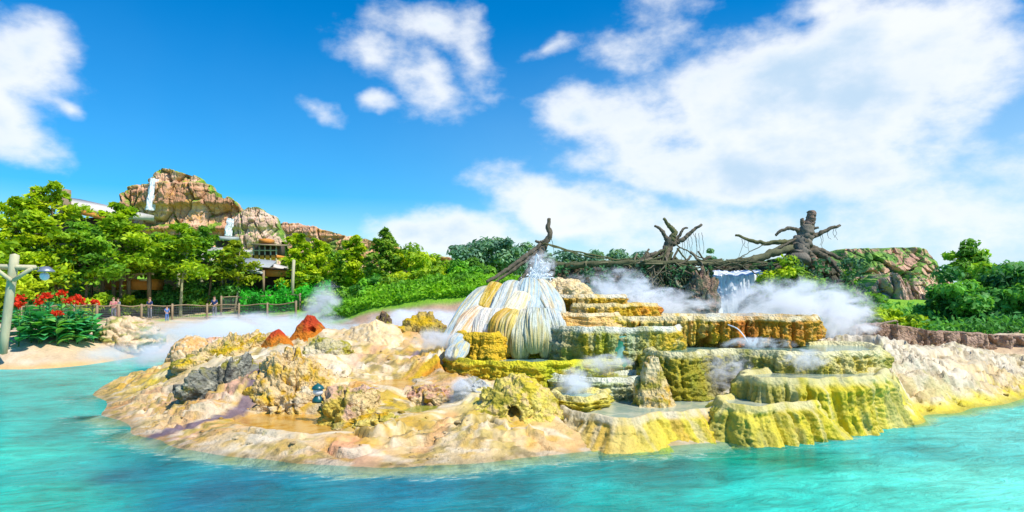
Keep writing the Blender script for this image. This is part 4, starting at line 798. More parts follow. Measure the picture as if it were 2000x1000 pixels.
cliff('mountain', [(528, 480), (536, 436), (548, 431), (572, 434), (600, 440), (640, 450), (672, 460), (700, 464), (735, 470), (760, 474), (775, 482), (786, 500), (792, 525)], YM + 6, 2,
      'long low brown ridge falling away to the right of the mountain', SAND, 'mountain', 'structure', .25, 9, .9, (4., 5.), .7, .5, .20, (.11, .17, .04), 3.9, 300, 90, 3)
cliff('mountain', [(780, 535), (786, 492), (798, 486), (815, 490), (830, 494), (855, 497), (880, 503), (896, 512), (905, 532)], 110, 2,
      'small far ridge with a grassy top, right of the tall thin trees', SAND, 'mountain', 'structure', .35, 20, .8, (4., 4.), .6, .6, .45, (.20, .24, .04), 4.4, 180, 60, 2)
cliff('rocky_hill', [(1580, 560), (1600, 505), (1616, 488), (1640, 484), (1668, 490), (1680, 483), (1720, 481), (1750, 484), (1790, 478), (1838, 480), (1852, 486), (1862, 505), (1880, 520), (1905, 560)], 54, 1,
      'green mossy hill with bare pinkish rock faces on the right', [(.64, .38, .26), (.72, .47, .33), (.44, .25, .17), (.62, .40, .20)], 'hill', 'structure', .55, 14, .8, (1.7, 2.6), .12, .5, .66, (.13, .26, .06), 5.5, 320, 130, 3, None, .25, .25)
cliff('rocky_hill', [(1690, 640), (1705, 575), (1725, 545), (1745, 535), (1765, 545), (1790, 572), (1815, 590), (1830, 640)], 47, 1,
      'bare furrowed pink brown rock face at the foot of the mossy hill', [(.46, .31, .23), (.56, .40, .30), (.26, .18, .14), (.50, .33, .22)], 'hill', 'structure', .30, 9, .8, (.8, 4.), .10, .5, .14, (.12, .26, .05), 6.5, 220, 110, 2, None, .2, .2)
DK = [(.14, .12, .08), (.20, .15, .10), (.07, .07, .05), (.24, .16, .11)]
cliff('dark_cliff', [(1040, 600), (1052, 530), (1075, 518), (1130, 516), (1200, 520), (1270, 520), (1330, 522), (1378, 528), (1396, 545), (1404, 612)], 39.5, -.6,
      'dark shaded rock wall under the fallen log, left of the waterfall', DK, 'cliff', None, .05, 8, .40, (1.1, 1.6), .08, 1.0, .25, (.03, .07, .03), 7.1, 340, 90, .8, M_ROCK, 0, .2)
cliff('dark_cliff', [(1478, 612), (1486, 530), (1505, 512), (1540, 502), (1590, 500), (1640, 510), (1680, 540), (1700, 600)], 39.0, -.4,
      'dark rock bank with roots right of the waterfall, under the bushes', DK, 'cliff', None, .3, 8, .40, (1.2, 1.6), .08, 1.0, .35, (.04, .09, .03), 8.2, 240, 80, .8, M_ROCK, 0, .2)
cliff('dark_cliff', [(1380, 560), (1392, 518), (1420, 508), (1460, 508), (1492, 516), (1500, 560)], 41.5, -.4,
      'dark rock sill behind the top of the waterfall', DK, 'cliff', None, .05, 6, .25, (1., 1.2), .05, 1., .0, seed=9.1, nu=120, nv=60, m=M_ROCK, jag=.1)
BK = [(.34, .23, .17), (.44, .31, .23), (.22, .15, .12), (.48, .34, .22)]
cliff('brown_bank', [(1672, 680), (1684, 640), (1710, 637), (1745, 632), (1775, 638), (1830, 647), (1900, 651), (1960, 655), (2010, 658), (2200, 668), (2500, 680)], 26.5, -.35,
      'low eroded brown bank along the shore under the dark green trees', BK, 'bank', None, .15, 3.5, .26, (.75, 2.2), .03, 1.6, .0, seed=10.3, nu=420, nv=60, m=M_ROCK, jag=.05)
for dx, px, pyt, pyb, Y, wd, lab in [(0, 302, 350, 412, 127, 11, 'thin white waterfall running down the tall sandstone mountain'), (0, 452, 428, 462, 121, 8, 'short white waterfall in the cleft right of the tall mountain')]:
    z0, z1 = W(0, pyb, Y)[2], W(0, pyt, Y)[2]; nv, nu = 60, 22; v = np.linspace(0, 1, nv)[:, None]; u = np.linspace(-1, 1, nu)[None]
    hw = wd / F * Y * .5; x = (px - 1000) / F * Y + hw * u * (1.15 - .25 * v) + hw * 1.0 * (v - .6) + .3 * fbm(p3(v * 4 + 0 * u, u, px), 2).reshape(nv, nu); y = Y - 1.6 + .12 * (z1 - z0) * v - .5 * np.cos(u * 1.5) + .35 * fbm(p3(u * 4 + 0 * v, v * 2, px), 3).reshape(nv, nu); z = z0 + (z1 - z0) * v + 0 * u
    yb = y + 1.2; V = np.concatenate([np.stack([x, y, z], -1).reshape(-1, 3), np.stack([x, yb, z], -1).reshape(-1, 3)]); f = grid_faces(nv, nu)
    tag(mk('waterfall', V, np.concatenate([f, f[:, ::-1] + nv * nu]), M_FALL), lab, 'waterfall')
def build_fall():
    Y = 38.6; nv, nu = 90, 110; v = np.linspace(0, 1, nv)[:, None]; u = np.linspace(0, 1, nu)[None]
    z0, z1 = -.2, W(0, 527, Y)[2]; px = 1384 + 112 * u + (1 - v) * (-8 + 14 * u) ; x = (px - 1000) / F * Y
    bul = .30 * fbm(p3(x * 2.2, v * .8, 3.), 4).reshape(nv, nu) + .12 * fbm(p3(x * 7, v * 1.4, 3.), 3).reshape(nv, nu)
    y = Y - .9 * (1 - v) ** 1.6 - bul + 1.0 * sst(v, .93, 1.) ; z = z0 + (z1 - z0) * v + .25 * fbm(p3(x * 1.2, 0, 8.), 3).reshape(nv, nu) * v
    V = np.concatenate([np.stack([x, y, z], -1).reshape(-1, 3), np.stack([x, y + .7, z], -1).reshape(-1, 3)]); f = grid_faces(nv, nu)
    tag(mk('waterfall', V, np.concatenate([f, f[:, ::-1] + nv * nu]), M_FALL), 'broad white waterfall pouring over dark rock under the dead trees', 'waterfall')
build_fall()
rock('wet_rock', 1475, 612, 36.8, (1.0, .7, 1.1), ((.06, .09, .09), (.10, .12, .10), (.03, .04, .04)), 'dark wet rock at the right foot of the broad waterfall', seed=31, rough=.3, grow=1.0)
rock('wet_rock', 1372, 612, 37.6, (.95, .8, 2.5), ((.28, .19, .14), (.14, .13, .08), (.36, .24, .17), (.06, .1, .05)), 'brown rock pillar at the left edge of the broad waterfall', seed=32, rough=.3, grow=1.0)
rock('grassy_mound', 250, 672, 33.0, (1.7, 1.1, 1.35), ((.62, .46, .28), (.66, .52, .36), (.58, .40, .24), (.30, .30, .06)), 'sandy mound with a dry grass top in front of the fence', 'mound', seed=33, rough=.22, ledge=.2, freq=.6, m=M_GROUND, grow=1.0)

# ------------------------------------------------------------------ trees and plants
def leaf_cards(Cn, Nn, size, col, r, asp=.5):
    n = len(Cn); Nn = Nn / (np.linalg.norm(Nn, axis=1)[:, None] + 1e-9); a = r.normal(size=(n, 3)); A = np.cross(Nn, a); A /= np.linalg.norm(A, axis=1)[:, None] + 1e-9; B = np.cross(Nn, A)
    s = size[:, None] if np.ndim(size) else size
    V = np.stack([Cn - A * s, Cn + B * s * asp + Nn * s * .12, Cn + A * s, Cn - B * s * asp + Nn * s * .12], 1).reshape(-1, 3)
    return V, np.arange(4 * n).reshape(n, 4), np.repeat(col, 4, 0)
LG1 = [(.60, .70, .02), (.40, .58, .02), (.15, .32, .02)]     # sunny yellow green
LG2 = [(.36, .60, .04), (.20, .44, .04), (.07, .20, .03)]       # mid green
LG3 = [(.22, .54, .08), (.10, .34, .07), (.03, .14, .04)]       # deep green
LG4 = [(.26, .44, .24), (.17, .34, .22), (.10, .22, .15)]        # far green, distance haze painted into the leaf colour as blue
LG5 = [(.08, .62, .03), (.05, .46, .03), (.02, .24, .02)]        # vivid ground cover
def pick(cl, n, r, bias=None):
    c = np.array(cl); k = r.random(n) if bias is None else np.clip(bias + .35 * (r.random(n) - .5), 0, .999)
    f = k * (len(cl) - 1); i = np.minimum(f.astype(int), len(cl) - 2); out = c[i] + (c[i + 1] - c[i]) * (f - i)[:, None]
    return out * (.8 + .4 * r.random(n))[:, None]
def foliage_clumps(r, cent, rad, n_per, leaf, cl, up=.5):
    P, N_, C_ = [], [], []
    for c, rd in zip(cent, rad):
        d = r.normal(size=(n_per, 3)); d /= np.linalg.norm(d, axis=1)[:, None]; q = d * (r.random(n_per) ** .45)[:, None] * rd * np.array([1, 1, .62])
        P.append(c + q); N_.append(d * .7 + np.array([0, 0, up]) + r.normal(size=(n_per, 3)) * .5); C_.append(pick(cl, n_per, r, np.full(n_per, r.random())))
    P = np.concatenate(P); N_ = np.concatenate(N_); return leaf_cards(P, N_, leaf * (.6 + .7 * r.random(len(P))), np.concatenate(C_), r)
def tree(name, px, Y, h, w, label, kind='round', cl=LG2, seed=0, leaf=.22, trunk_h=.3, n=30, per=130, group=None, z=None, cat='tree', bark=(.20, .15, .10), lean=0.):
    r = np.random.default_rng(seed + 100); x = (px - 1000) / F * Y; z = gz(px, Y) if z is None else z
    root = thing(name, (x, Y, z), label, cat, group)
    tg = Geo(); th = h * (.92 if kind in ('layer', 'slim') else .62); tr = max(.06, h * .018)
    path = smooth_path([(0, 0, -.2), (lean * .3 + .02 * h * r.normal(), .02 * h * r.normal(), th * .4), (lean * .7, .02 * h * r.normal(), th * .75), (lean, 0, th)], n=14)
    tg.tube(path, np.linspace(tr, tr * .25, 14), 9, bark, .2, seed=seed)
    cents, rads = [], []
    if kind in ('layer', 'slim'):
        z0 = trunk_h * h; nl = n
        for k in range(nl):
            f = (k + r.random() * .6) / nl; zz = z0 + (h - z0) * f; prof = (1 - f) ** (.75 if kind == 'layer' else .42) * (.55 + .45 * min(1, f * 5)) + .06; L = w * .5 * prof * (.75 + .5 * r.random()); a = r.random() * 6.283
            tip = np.array([math.cos(a) * L, math.sin(a) * L, zz + L * (.10 if kind == 'layer' else .5)]); b0 = np.array([np.interp(zz, path[:, 2], path[:, 0]), 0, zz - L * .1])
            pp = smooth_path([b0, (b0 + tip) / 2 + [0, 0, .10 * L], tip], n=6); tg.tube(pp, np.linspace(tr * .35, tr * .08, 6), 5, bark)
            for j in range(3):
                g = .35 + .33 * j + .1 * r.random(); cents.append(b0 + (tip - b0) * g + r.normal(size=3) * [.1 * L, .1 * L, .02 * L]); rads.append(L * (.34 + .16 * r.random()) * (1 - .2 * j) + .12)
        V, Fq, C_ = None, None, None
        P, N_, C_ = [], [], []
        for c, rd in zip(cents, rads):
            m_ = per; d = r.normal(size=(m_, 3)) * [.55, .55, .17] * rd; d[:, 2] -= .25 * (d[:, 0] ** 2 + d[:, 1] ** 2) / max(rd, .2)
            P.append(c + d); N_.append(r.normal(size=(m_, 3)) * .55 + [0, 0, .9]); C_.append(pick(cl, m_, r, np.full(m_, r.random() * .9)))
        P = np.concatenate(P); V, Fq, C_ = leaf_cards(P, np.concatenate(N_), leaf * (.6 + .7 * r.random(len(P))), np.concatenate(C_), r)
    else:
        cz = h * (trunk_h + (1 - trunk_h) * .5); rz_ = h * (1 - trunk_h) * .5
        for k in range(n):
            d = r.normal(size=3); d /= np.linalg.norm(d); q = d * (.55 + .45 * r.random()) * np.array([w * .42, w * .42, rz_ * .85]) * (1 + .25 * r.normal())
            if kind == 'dome': q[2] = abs(q[2]) * 1.6 - rz_ * .8
            cents.append(np.array([lean, 0, cz]) + q); rads.append(w * (.13 + .09 * r.random()))
            if k % 2 == 0 and h > 1.8:
                b0 = path[min(13, 5 + k % 8)]; pp = smooth_path([b0, b0 * .4 + cents[-1] * .6 + [0, 0, -.05 * h], cents[-1]], n=6); tg.tube(pp, np.linspace(tr * .5, tr * .1, 6), 5, bark)
        V, Fq, C_ = foliage_clumps(r, cents, rads, per, leaf, cl)
    tg.build('trunk' if h > 2.4 else 'stem', M_BARK, root)
    mk('crown' if h > 2.4 else 'foliage', V, Fq, M_LEAF, root, C_, False)
    return root
def shrub(px, Y, h, w, label, cl=LG2, seed=0, leaf=.14, n=22, per=110, group=None, z=None, name='shrub'):
    return tree(name, px, Y, h, w, label, 'dome', cl, seed, leaf, .05, n, per, group, z, 'shrub')
T = tree
# left grove
T('leafy_tree', 28, 47, 8.6, 7.0, 'bushy yellow green tree at the far left, lowest roof behind it', 'layer', LG1, 1, .24, .26, 28, 68)
T('leafy_tree', 100, 49, 10.2, 6.6, 'broad yellow green tree below the two brown posts', 'layer', LG1, 2, .24, .30, 28, 68)
T('leafy_tree', -60, 41, 7.5, 7, 'leafy yellow green tree cut by the left edge of the photo', 'layer', LG1, 3, .25, .2, 26, 70)
T('leafy_tree', 165, 50, 7.4, 5.4, 'darker leafy tree between the left roof and the tallest green tree', 'layer', LG2, 4, .23, .42, 22, 64)
T('leafy_tree', 234, 53, 9.0, 6.2, 'tallest leafy tree of the left grove, in front of the mountain foot', 'layer', [(.50, .66, .02), (.30, .50, .02), (.10, .25, .02)], 5, .23, .40, 30, 70)
T('leafy_tree', 302, 56, 6.8, 4.6, 'small leafy tree right of the wooden deck', 'layer', LG2, 6, .22, .46, 20, 60)
T('leafy_tree', 352, 53, 7.4, 5.2, 'leafy tree with a pale leaning trunk behind the fence', 'layer', [(.46, .64, .02), (.26, .46, .02), (.09, .24, .02)], 7, .22, .44, 24, 64, lean=.8, bark=(.42, .40, .22))
T('leafy_tree', 402, 56, 7.2, 4.4, 'leafy tree before the pink rock shoulder of the mountain', 'layer', LG2, 8, .22, .44, 20, 60)
T('leafy_tree', 458, 56, 6.0, 3.6, 'slender olive green tree with a thin pale trunk by the grey canopy', 'layer', [(.44, .52, .02), (.26, .38, .02), (.12, .22, .02)], 9, .20, .42, 20, 56, lean=.5, bark=(.42, .38, .24))
T('tall_slim_tree', 582, 58, 5.9, 2.5, 'tall slim tree nearest the pale pole, left end of the row', 'slim', LG1, 10, .22, .12, 26, 46, 'tall slim trees in a row')
T('tall_slim_tree', 622, 60, 5.1, 2.6, 'tall slim tree second from the left in the row', 'slim', LG1, 11, .22, .15, 24, 46, 'tall slim trees in a row', bark=(.35, .30, .22))
T('tall_slim_tree', 688, 60, 4.9, 2.5, 'tall slim tree third in the row, standing alone above the green bushes', 'slim', LG1, 12, .22, .12, 24, 46, 'tall slim trees in a row')
T('tall_slim_tree', 749, 60, 5.1, 2.4, 'tall slim tree at the right end of the row', 'slim', [(.36, .52, .05), (.20, .38, .05), (.09, .22, .04)], 13, .22, .14, 24, 46, 'tall slim trees in a row')
T('tall_slim_tree', 652, 64, 3.8, 2.4, 'shorter slim tree set back in the middle of the row', 'slim', LG2, 14, .22, .1, 22, 46, 'tall slim trees in a row')
T('round_tree', 800, 60, 3.6, 4.2, 'low round tree right of the tall slim trees', 'round', LG1, 15, .2, .1, 26, 120)
T('round_tree', 860, 66, 3.2, 3.4, 'small round tree in front of the grassy far ridge', 'round', LG1, 16, .2, .1, 20, 110)
# far tree line
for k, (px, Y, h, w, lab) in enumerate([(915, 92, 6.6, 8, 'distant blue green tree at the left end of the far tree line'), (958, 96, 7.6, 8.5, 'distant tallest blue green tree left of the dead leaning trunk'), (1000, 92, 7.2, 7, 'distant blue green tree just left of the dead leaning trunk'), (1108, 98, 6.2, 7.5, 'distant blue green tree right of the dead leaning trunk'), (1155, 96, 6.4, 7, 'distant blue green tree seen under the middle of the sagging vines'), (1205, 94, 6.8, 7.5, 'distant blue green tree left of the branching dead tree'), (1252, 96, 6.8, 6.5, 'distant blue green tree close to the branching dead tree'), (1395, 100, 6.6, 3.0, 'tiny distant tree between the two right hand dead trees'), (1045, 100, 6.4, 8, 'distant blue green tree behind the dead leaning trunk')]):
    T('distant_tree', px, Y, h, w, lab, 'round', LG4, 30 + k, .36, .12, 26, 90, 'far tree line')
# right side
T('leafy_tree', 1896, 46, 3.9, 3.4, 'green tree with an open crown beside the mossy hill', 'round', LG2, 50, .20, .3, 30, 110)
T('dense_tree', 1905, 33, 2.5, 3.8, 'dense dark green tree behind the brown bank, nearest the rock face', 'round', LG3, 51, .17, .05, 42, 170)
T('dense_tree', 1985, 33, 3.0, 4.0, 'dense dark green tree behind the brown bank at the right edge', 'round', LG3, 52, .17, .05, 44, 170)
T('dense_tree', 2090, 34, 3.2, 4.6, 'dense dark green tree cut by the right edge of the photo', 'round', LG3, 53, .18, .05, 36, 140)
T('dense_tree', 1948, 39, 2.8, 4.0, 'brighter green tree behind the two dark trees on the right', 'round', LG2, 54, .18, .1, 34, 130)
T('dense_tree', 1848, 35, 1.9, 2.4, 'small dark tree at the left end of the right hand trees', 'round', LG3, 55, .16, .05, 24, 120)
for k, (px, Y, z, h, w, cl, lab) in enumerate([
    (1516, 37.4, 2.5, 2.9, 2.9, LG1, 'yellow green feathery bush under the dead stump, tallest of its group'), (1566, 37.2, 2.3, 2.1, 3.0, LG1, 'yellowish feathery bush in front of the dead stump roots'), (1618, 37, 1.7, 2.3, 3.2, LG2, 'green bush on the slope right of the dead stump'),
    (1672, 36, 1.2, 2.1, 3.0, LG2, 'green bush low on the slope behind the steam'), (1730, 34, .9, 1.5, 2.6, LG1, 'light green bush behind the left end of the brown bank'), (1780, 32.5, .9, 1.2, 2.2, LG1, 'yellow green bush on top of the brown bank'), (1650, 42, 2.0, 2.4, 3.0, LG2, 'green bush at the left foot of the mossy hill'), (1588, 36, .9, 2.0, 3.2, LG2, 'green bush just above the big steam cloud'), (1530, 36.4, .9, 1.8, 2.4, LG3, 'dark green bush beside the foot of the waterfall'), (1705, 40, 1.2, 2.2, 2.4, LG2, 'green bush between the mossy hill and the bare furrowed face')]):
    shrub(px, Y, h, w, lab, cl, 60 + k, .14, 36, 130, 'bushes on the right slope', z=z)
# understory behind the left fence
for k, (px, Y, h, w, cl, lab) in enumerate([
    (35, 43, 2.0, 2.6, LG3, 'dark shrub behind the wooden lamp post'), (105, 45, 2.2, 3.6, LG2, 'green shrub above the red flowers, nearest the lamp'), (160, 48, 2.2, 3.4, LG1, 'light green shrub below the sloping handrail'), (215, 52, 1.8, 2.4, LG2, 'shrub at the foot of the tallest leafy tree'), (258, 53, 1.9, 2.2, LG1, 'light green shrub below the wooden deck'),
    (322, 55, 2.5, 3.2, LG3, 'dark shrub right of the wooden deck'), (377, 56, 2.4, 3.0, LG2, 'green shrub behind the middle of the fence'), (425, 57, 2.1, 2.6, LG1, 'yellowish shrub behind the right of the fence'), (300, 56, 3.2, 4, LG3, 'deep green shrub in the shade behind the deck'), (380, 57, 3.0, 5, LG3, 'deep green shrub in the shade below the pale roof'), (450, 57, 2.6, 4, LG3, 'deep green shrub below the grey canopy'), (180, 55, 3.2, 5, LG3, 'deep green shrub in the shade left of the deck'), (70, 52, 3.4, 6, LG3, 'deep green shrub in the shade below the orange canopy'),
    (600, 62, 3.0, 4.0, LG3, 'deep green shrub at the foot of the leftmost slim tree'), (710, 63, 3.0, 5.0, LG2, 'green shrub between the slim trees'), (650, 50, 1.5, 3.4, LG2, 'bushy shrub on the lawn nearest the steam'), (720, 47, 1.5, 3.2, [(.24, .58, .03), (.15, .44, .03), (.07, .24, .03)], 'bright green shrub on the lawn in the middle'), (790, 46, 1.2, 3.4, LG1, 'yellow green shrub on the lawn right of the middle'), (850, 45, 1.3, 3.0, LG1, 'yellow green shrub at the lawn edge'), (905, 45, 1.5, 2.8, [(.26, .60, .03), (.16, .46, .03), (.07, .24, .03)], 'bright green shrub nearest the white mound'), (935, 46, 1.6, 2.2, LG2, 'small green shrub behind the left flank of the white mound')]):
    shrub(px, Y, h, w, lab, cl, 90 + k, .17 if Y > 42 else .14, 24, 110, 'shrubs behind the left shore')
def ground_cover(name, poly_fn, n, cl, leaf, hgt, label, seed, cat):
    r = np.random.default_rng(seed); P = poly_fn(r, n); z = ground_z(P[:, 0], P[:, 1]); h = hgt * (.3 + 1.0 * np.clip(.5 + fbm(p3(P[:, 0] * .8, P[:, 1] * .8, seed), 3), 0, 1.2))
    C_ = np.column_stack([P[:, 0], P[:, 1], z + h * r.random(n)]); b = np.clip(.45 - 1.1 * fbm(p3(P[:, 0] * .5, P[:, 1] * .5, seed + 3), 3), 0, 1)
    V, Fq, c = leaf_cards(C_, r.normal(size=(n, 3)) * .8 + [0, -.3, .7], leaf * (.6 + .8 * r.random(n)), pick(cl, n, r, b), r, .35)
    tag(mk(name, V, Fq, M_LEAF, None, c, False), label, cat, kind='stuff')
def area(p0, p1, y0, y1):
    def f(r, n):
        px = p0 + (p1 - p0) * r.random(n); Y0 = np.interp(px, y0[0], y0[1]); Y = Y0 + (y1 - Y0) * r.random(n) ** 1.3
        return np.column_stack([(px - 1000) / F * Y, Y])
    return f
ground_cover('ground_cover', area(470, 645, ([470, 590, 645], [54, 53, 50]), 64), 9000, LG5, .20, 1.7, 'vivid green ground cover behind the right end of the fence', 5, 'ground cover')
ground_cover('meadow_grass', area(630, 1050, ([630, 640, 780, 930, 1050], [44, 43, 40, 37.8, 37.2]), 60), 26000, [(.30, .60, .02), (.20, .48, .02), (.10, .28, .02)], .16, .55, 'bright green meadow sloping down to the pink bank', 6, 'grass')
ground_cover('shore_plants', area(1680, 2250, ([1680, 2000, 2250], [29.8, 28.8, 28.5]), 38), 9000, LG3, .16, .9, 'dark green undergrowth on top of the brown bank', 7, 'undergrowth')

def ivy(x0, x1, y0, y1, Y, n, seed, label):
    r = np.random.default_rng(seed); px = x0 + (x1 - x0) * r.random(n); py = y0 + (y1 - y0) * r.random(n); k = fbm(p3(px / 26., py / 20., seed), 3) > -.02; px, py = px[k], py[k]; n = len(px)
    P = np.stack([W(a, b, Y - .9 * r.random()) for a, b in zip(px, py)]); V, Fq, C_ = leaf_cards(P, r.normal(size=(n, 3)) * .7 + [0, -.6, .5], .12 * (.6 + .8 * r.random(n)), pick([(.12, .30, .10), (.06, .18, .08), (.02, .08, .05)], n, r, np.clip(.5 - fbm(P * .9, 3), 0, 1)), r, .5)
    tag(mk('ivy', V, Fq, M_LEAF, None, C_, False), label, 'ivy', kind='stuff')
ivy(1085, 1400, 518, 600, 38.6, 5200, 3, 'dark ivy and undergrowth clinging to the rock wall under the log')
ivy(1490, 1690, 505, 610, 37.6, 2600, 4, 'dark ivy covering the rock bank right of the waterfall')

# ------------------------------------------------------------------ dead trees, log, vines
GB1, GB2 = (.15, .125, .085), (.14, .14, .06)
class Dead:
    def __init__(s, px, py, Y, label, name='dead_tree'):
        s.root = thing(name, W(px, py, Y), label, 'dead tree', 'bare dead trees over the waterfall'); s.o = np.array(s.root.location); s.k = 0
    def limb(s, part, pts, r0, r1, col=GB1, rough=.55, Y=39.0, n=40, sides=12):
        P = np.array([W(p[0], p[1], p[2] if len(p) > 2 else Y) for p in pts]); s.k += 1
        Q = smooth_path(P, n=n); Q = Q + .10 * np.stack([fbm(p3(Q[:, 0] * 1.9, Q[:, 2] * 1.9, s.k + j * 9.), 4, .6) for j in range(3)], 1)
        g = Geo(); k = Y / F; g.tube(Q - s.o, np.linspace(r0 * k, r1 * k, n) * (.85 if part in ('root', 'branch') else .70 if part == 'vine' else .88), sides, col, rough, seed=s.k * 2.1); g.build(part, M_BARK, s.root)
        return s
    def vine(s, pts, r=1.0, Y=39.0, col=(.15, .14, .08)): return s.limb('vine', pts, r, r * .7, col, .2, Y, 20, 5)
A = Dead(1035, 560, 38.4, 'dead leaning root with one crooked upright arm, left of the fallen log')
A.limb('trunk', [(1026, 560, 38.2), (1040, 518, 38.6), (1054, 494), (1066, 472), (1076, 458), (1069, 442), (1073, 426)], 13, 4)
A.limb('root', [(1056, 478), (1022, 505, 38.6), (985, 530, 38.2), (950, 552, 37.8)], 6, 3.5).limb('root', [(1052, 492), (1012, 520, 38.5), (968, 552, 38)], 6, 3)
A.limb('root', [(1058, 482), (1054, 512, 38.4), (1066, 548, 38)], 8, 4).limb('root', [(1048, 500), (1030, 530, 38.2), (1008, 556, 37.9)], 7, 3).limb('branch', [(1064, 470), (1054, 474), (1046, 470)], 4, 2.5)
A.vine([(1060, 474), (1110, 488), (1180, 502), (1240, 509), (1300, 498)], 2.4, 38.8, GB2).vine([(1064, 476), (1120, 494), (1190, 507), (1260, 505)], 1.8, 38.6, GB2).vine([(1070, 500), (1110, 490), (1140, 506)], 1.5, 38.7)
A.vine([(1078, 466), (1082, 490), (1081, 520)], .8).vine([(1062, 500), (1090, 530, 38.4), (1120, 560, 38.2)], 1.4, 38.6)
B = Dead(1308, 560, 38.6, 'dead tree with four bare forked branches rising above the fallen log')
B.limb('trunk', [(1318, 585, 38.4), (1310, 545, 38.4), (1302, 506, 38.7), (1304, 482), (1312, 466)], 17, 9)
B.limb('branch', [(1310, 470), (1317, 453), (1307, 441), (1297, 426)], 8, 3, GB2).limb('branch', [(1306, 478), (1300, 460), (1291, 447), (1278, 440)], 6, 2.6).limb('branch', [(1314, 472), (1328, 459), (1335, 447), (1344, 445)], 4.5, 2)
B.limb('branch', [(1312, 478), (1338, 464), (1355, 449), (1369, 438)], 6.5, 2.8).limb('branch', [(1304, 490), (1272, 498, 38.5), (1243, 513, 38.3)], 7, 3.5).vine([(1318, 476), (1352, 495), (1388, 513)], 2.2, 38.6)
rr = np.random.default_rng(12)
for k in range(66):
    a = (1298 + 34 * rr.normal(), 512 + 16 * rr.normal(), 38.5); e = (np.clip(a[0] + 62 * rr.normal(), 1215, 1400), 552 + 20 * rr.normal(), 37.7); m_ = ((a[0] + e[0]) / 2 + 9 * rr.normal(), (a[1] + e[1]) / 2 - 8 * rr.random(), 38.1)
    B.limb('root', [a, m_, e], 2.0 + 2 * rr.random(), 1.2, [(.13, .11, .07), (.10, .11, .05), (.20, .17, .11)][k % 3], .3, 38.3, 14, 6)
B.limb('root', [(1330, 530, 38.2), (1318, 545, 37.9), (1330, 560, 37.8), (1348, 552, 37.9), (1346, 534, 38.1)], 3.5, 2.5, (.34, .29, .18), .3, 38)
for k in range(9): B.vine([(1330 + 5 * k, 465 - 2 * k + 6 * rr.random()), (1332 + 5 * k + 2 * rr.normal(), 480), (1331 + 5 * k + 3 * rr.normal(), 490 + 25 * rr.random())], .7)
Cc = Dead(1565, 505, 38.8, 'massive broken dead stump with long sideways limbs above the bushes')
Cc.limb('trunk', [(1556, 515, 38.6), (1562, 488), (1570, 466), (1576, 448), (1577, 434)], 27, 13, (.20, .175, .135), .6, n=34, sides=16)
Cc.limb('broken_top', [(1577, 440), (1584, 428), (1584, 414)], 11, 9, (.24, .17, .13), .5).limb('broken_top', [(1571, 446), (1568, 436), (1566, 427)], 7, 4, (.24, .18, .13), .5)
Cc.limb('branch', [(1562, 472), (1528, 473), (1492, 474), (1460, 467), (1437, 459)], 7, 2.6, GB2).limb('branch', [(1570, 454), (1548, 446), (1528, 449), (1514, 459)], 5, 3).limb('branch', [(1578, 464), (1600, 457), (1620, 447), (1642, 440)], 6.5, 2.6).limb('branch', [(1576, 450), (1598, 444)], 4.5, 2.5)
Cc.limb('branch', [(1562, 462), (1540, 474, 38.6), (1520, 486, 38.4)], 3, 2)
Cc.limb('root', [(1560, 484), (1518, 490, 38.6), (1474, 506, 38.3), (1420, 513, 38.2), (1362, 517, 38.2)], 11, 5, (.15, .15, .08)).limb('root', [(1545, 498), (1528, 515, 38.4), (1512, 530, 38.2)], 9, 4).limb('root', [(1575, 488), (1602, 496), (1622, 510), (1645, 535, 38.4)], 10, 4).limb('root', [(1578, 494), (1592, 512, 38.4), (1600, 535, 38.1)], 9, 4).limb('root', [(1562, 498), (1560, 518, 38.3), (1566, 540, 38)], 9, 4)
Cc.limb('root', [(1580, 482), (1610, 490), (1640, 506), (1662, 528, 38.4)], 6, 3).vine([(1500, 474), (1450, 500), (1415, 520)], 1.5, 38.6)
for k in range(8):
    x0 = [1450, 1455, 1462, 1600, 1606, 1628, 1632, 1618][k]; y0 = [466, 467, 468, 457, 455, 445, 444, 450][k]; Cc.vine([(x0, y0), (x0 + 3 * rr.normal(), y0 + 12), (x0 + 4 * rr.normal(), y0 + 18 + 20 * rr.random())], .7)
for k in range(12):
    x0 = 1385 + 110 * rr.random(); y0 = 508 + 18 * rr.random(); Cc.vine([(x0 - 22 - 15 * rr.random(), y0 - 4 + 8 * rr.normal(), 38.0), (x0, y0, 37.8), (x0 + 28 + 20 * rr.random(), y0 + 10 * rr.normal(), 38.0)], 1.2 + rr.random(), 38)
lg = Geo(); lp = smooth_path([W(1048, 522, 38.3), W(1130, 517, 38.2), W(1230, 514, 38.1), W(1330, 513, 38.2), W(1410, 511, 38.4)], n=60)
lp = lp + .16 * np.stack([0 * lp[:, 0], fbm(p3(lp[:, 0] * .7, 0, 2.), 3), fbm(p3(lp[:, 0] * .7, 0, 5.), 4)], 1)
lg.tube(lp, np.linspace(.19, .13, 60), 12, (.11, .11, .055), .7)
for k in range(9):
    q = lp[4 + 6 * k]; lg.tube(smooth_path([q, q + [.25 * rr.normal(), -.2, .25 * rr.normal()], q + [.6 * rr.normal(), -.4, .5 * rr.normal() - .2]], n=8), np.linspace(.06, .02, 8), 6, (.22, .19, .10), .4)
tag(lg.build('fallen_log', M_BARK), 'long mossy log lying level between the two left dead trees', 'log')
tw = Geo(); tw.tube(smooth_path([W(1705, 650, 26), W(1718, 634, 26), W(1740, 628, 26), W(1752, 627, 26), W(1752, 640, 26)], n=18), .035, 6, (.40, .30, .22), .3)
tag(tw.build('dry_branch', M_BARK), 'thin dry branch bent over the left end of the brown bank', 'branch')

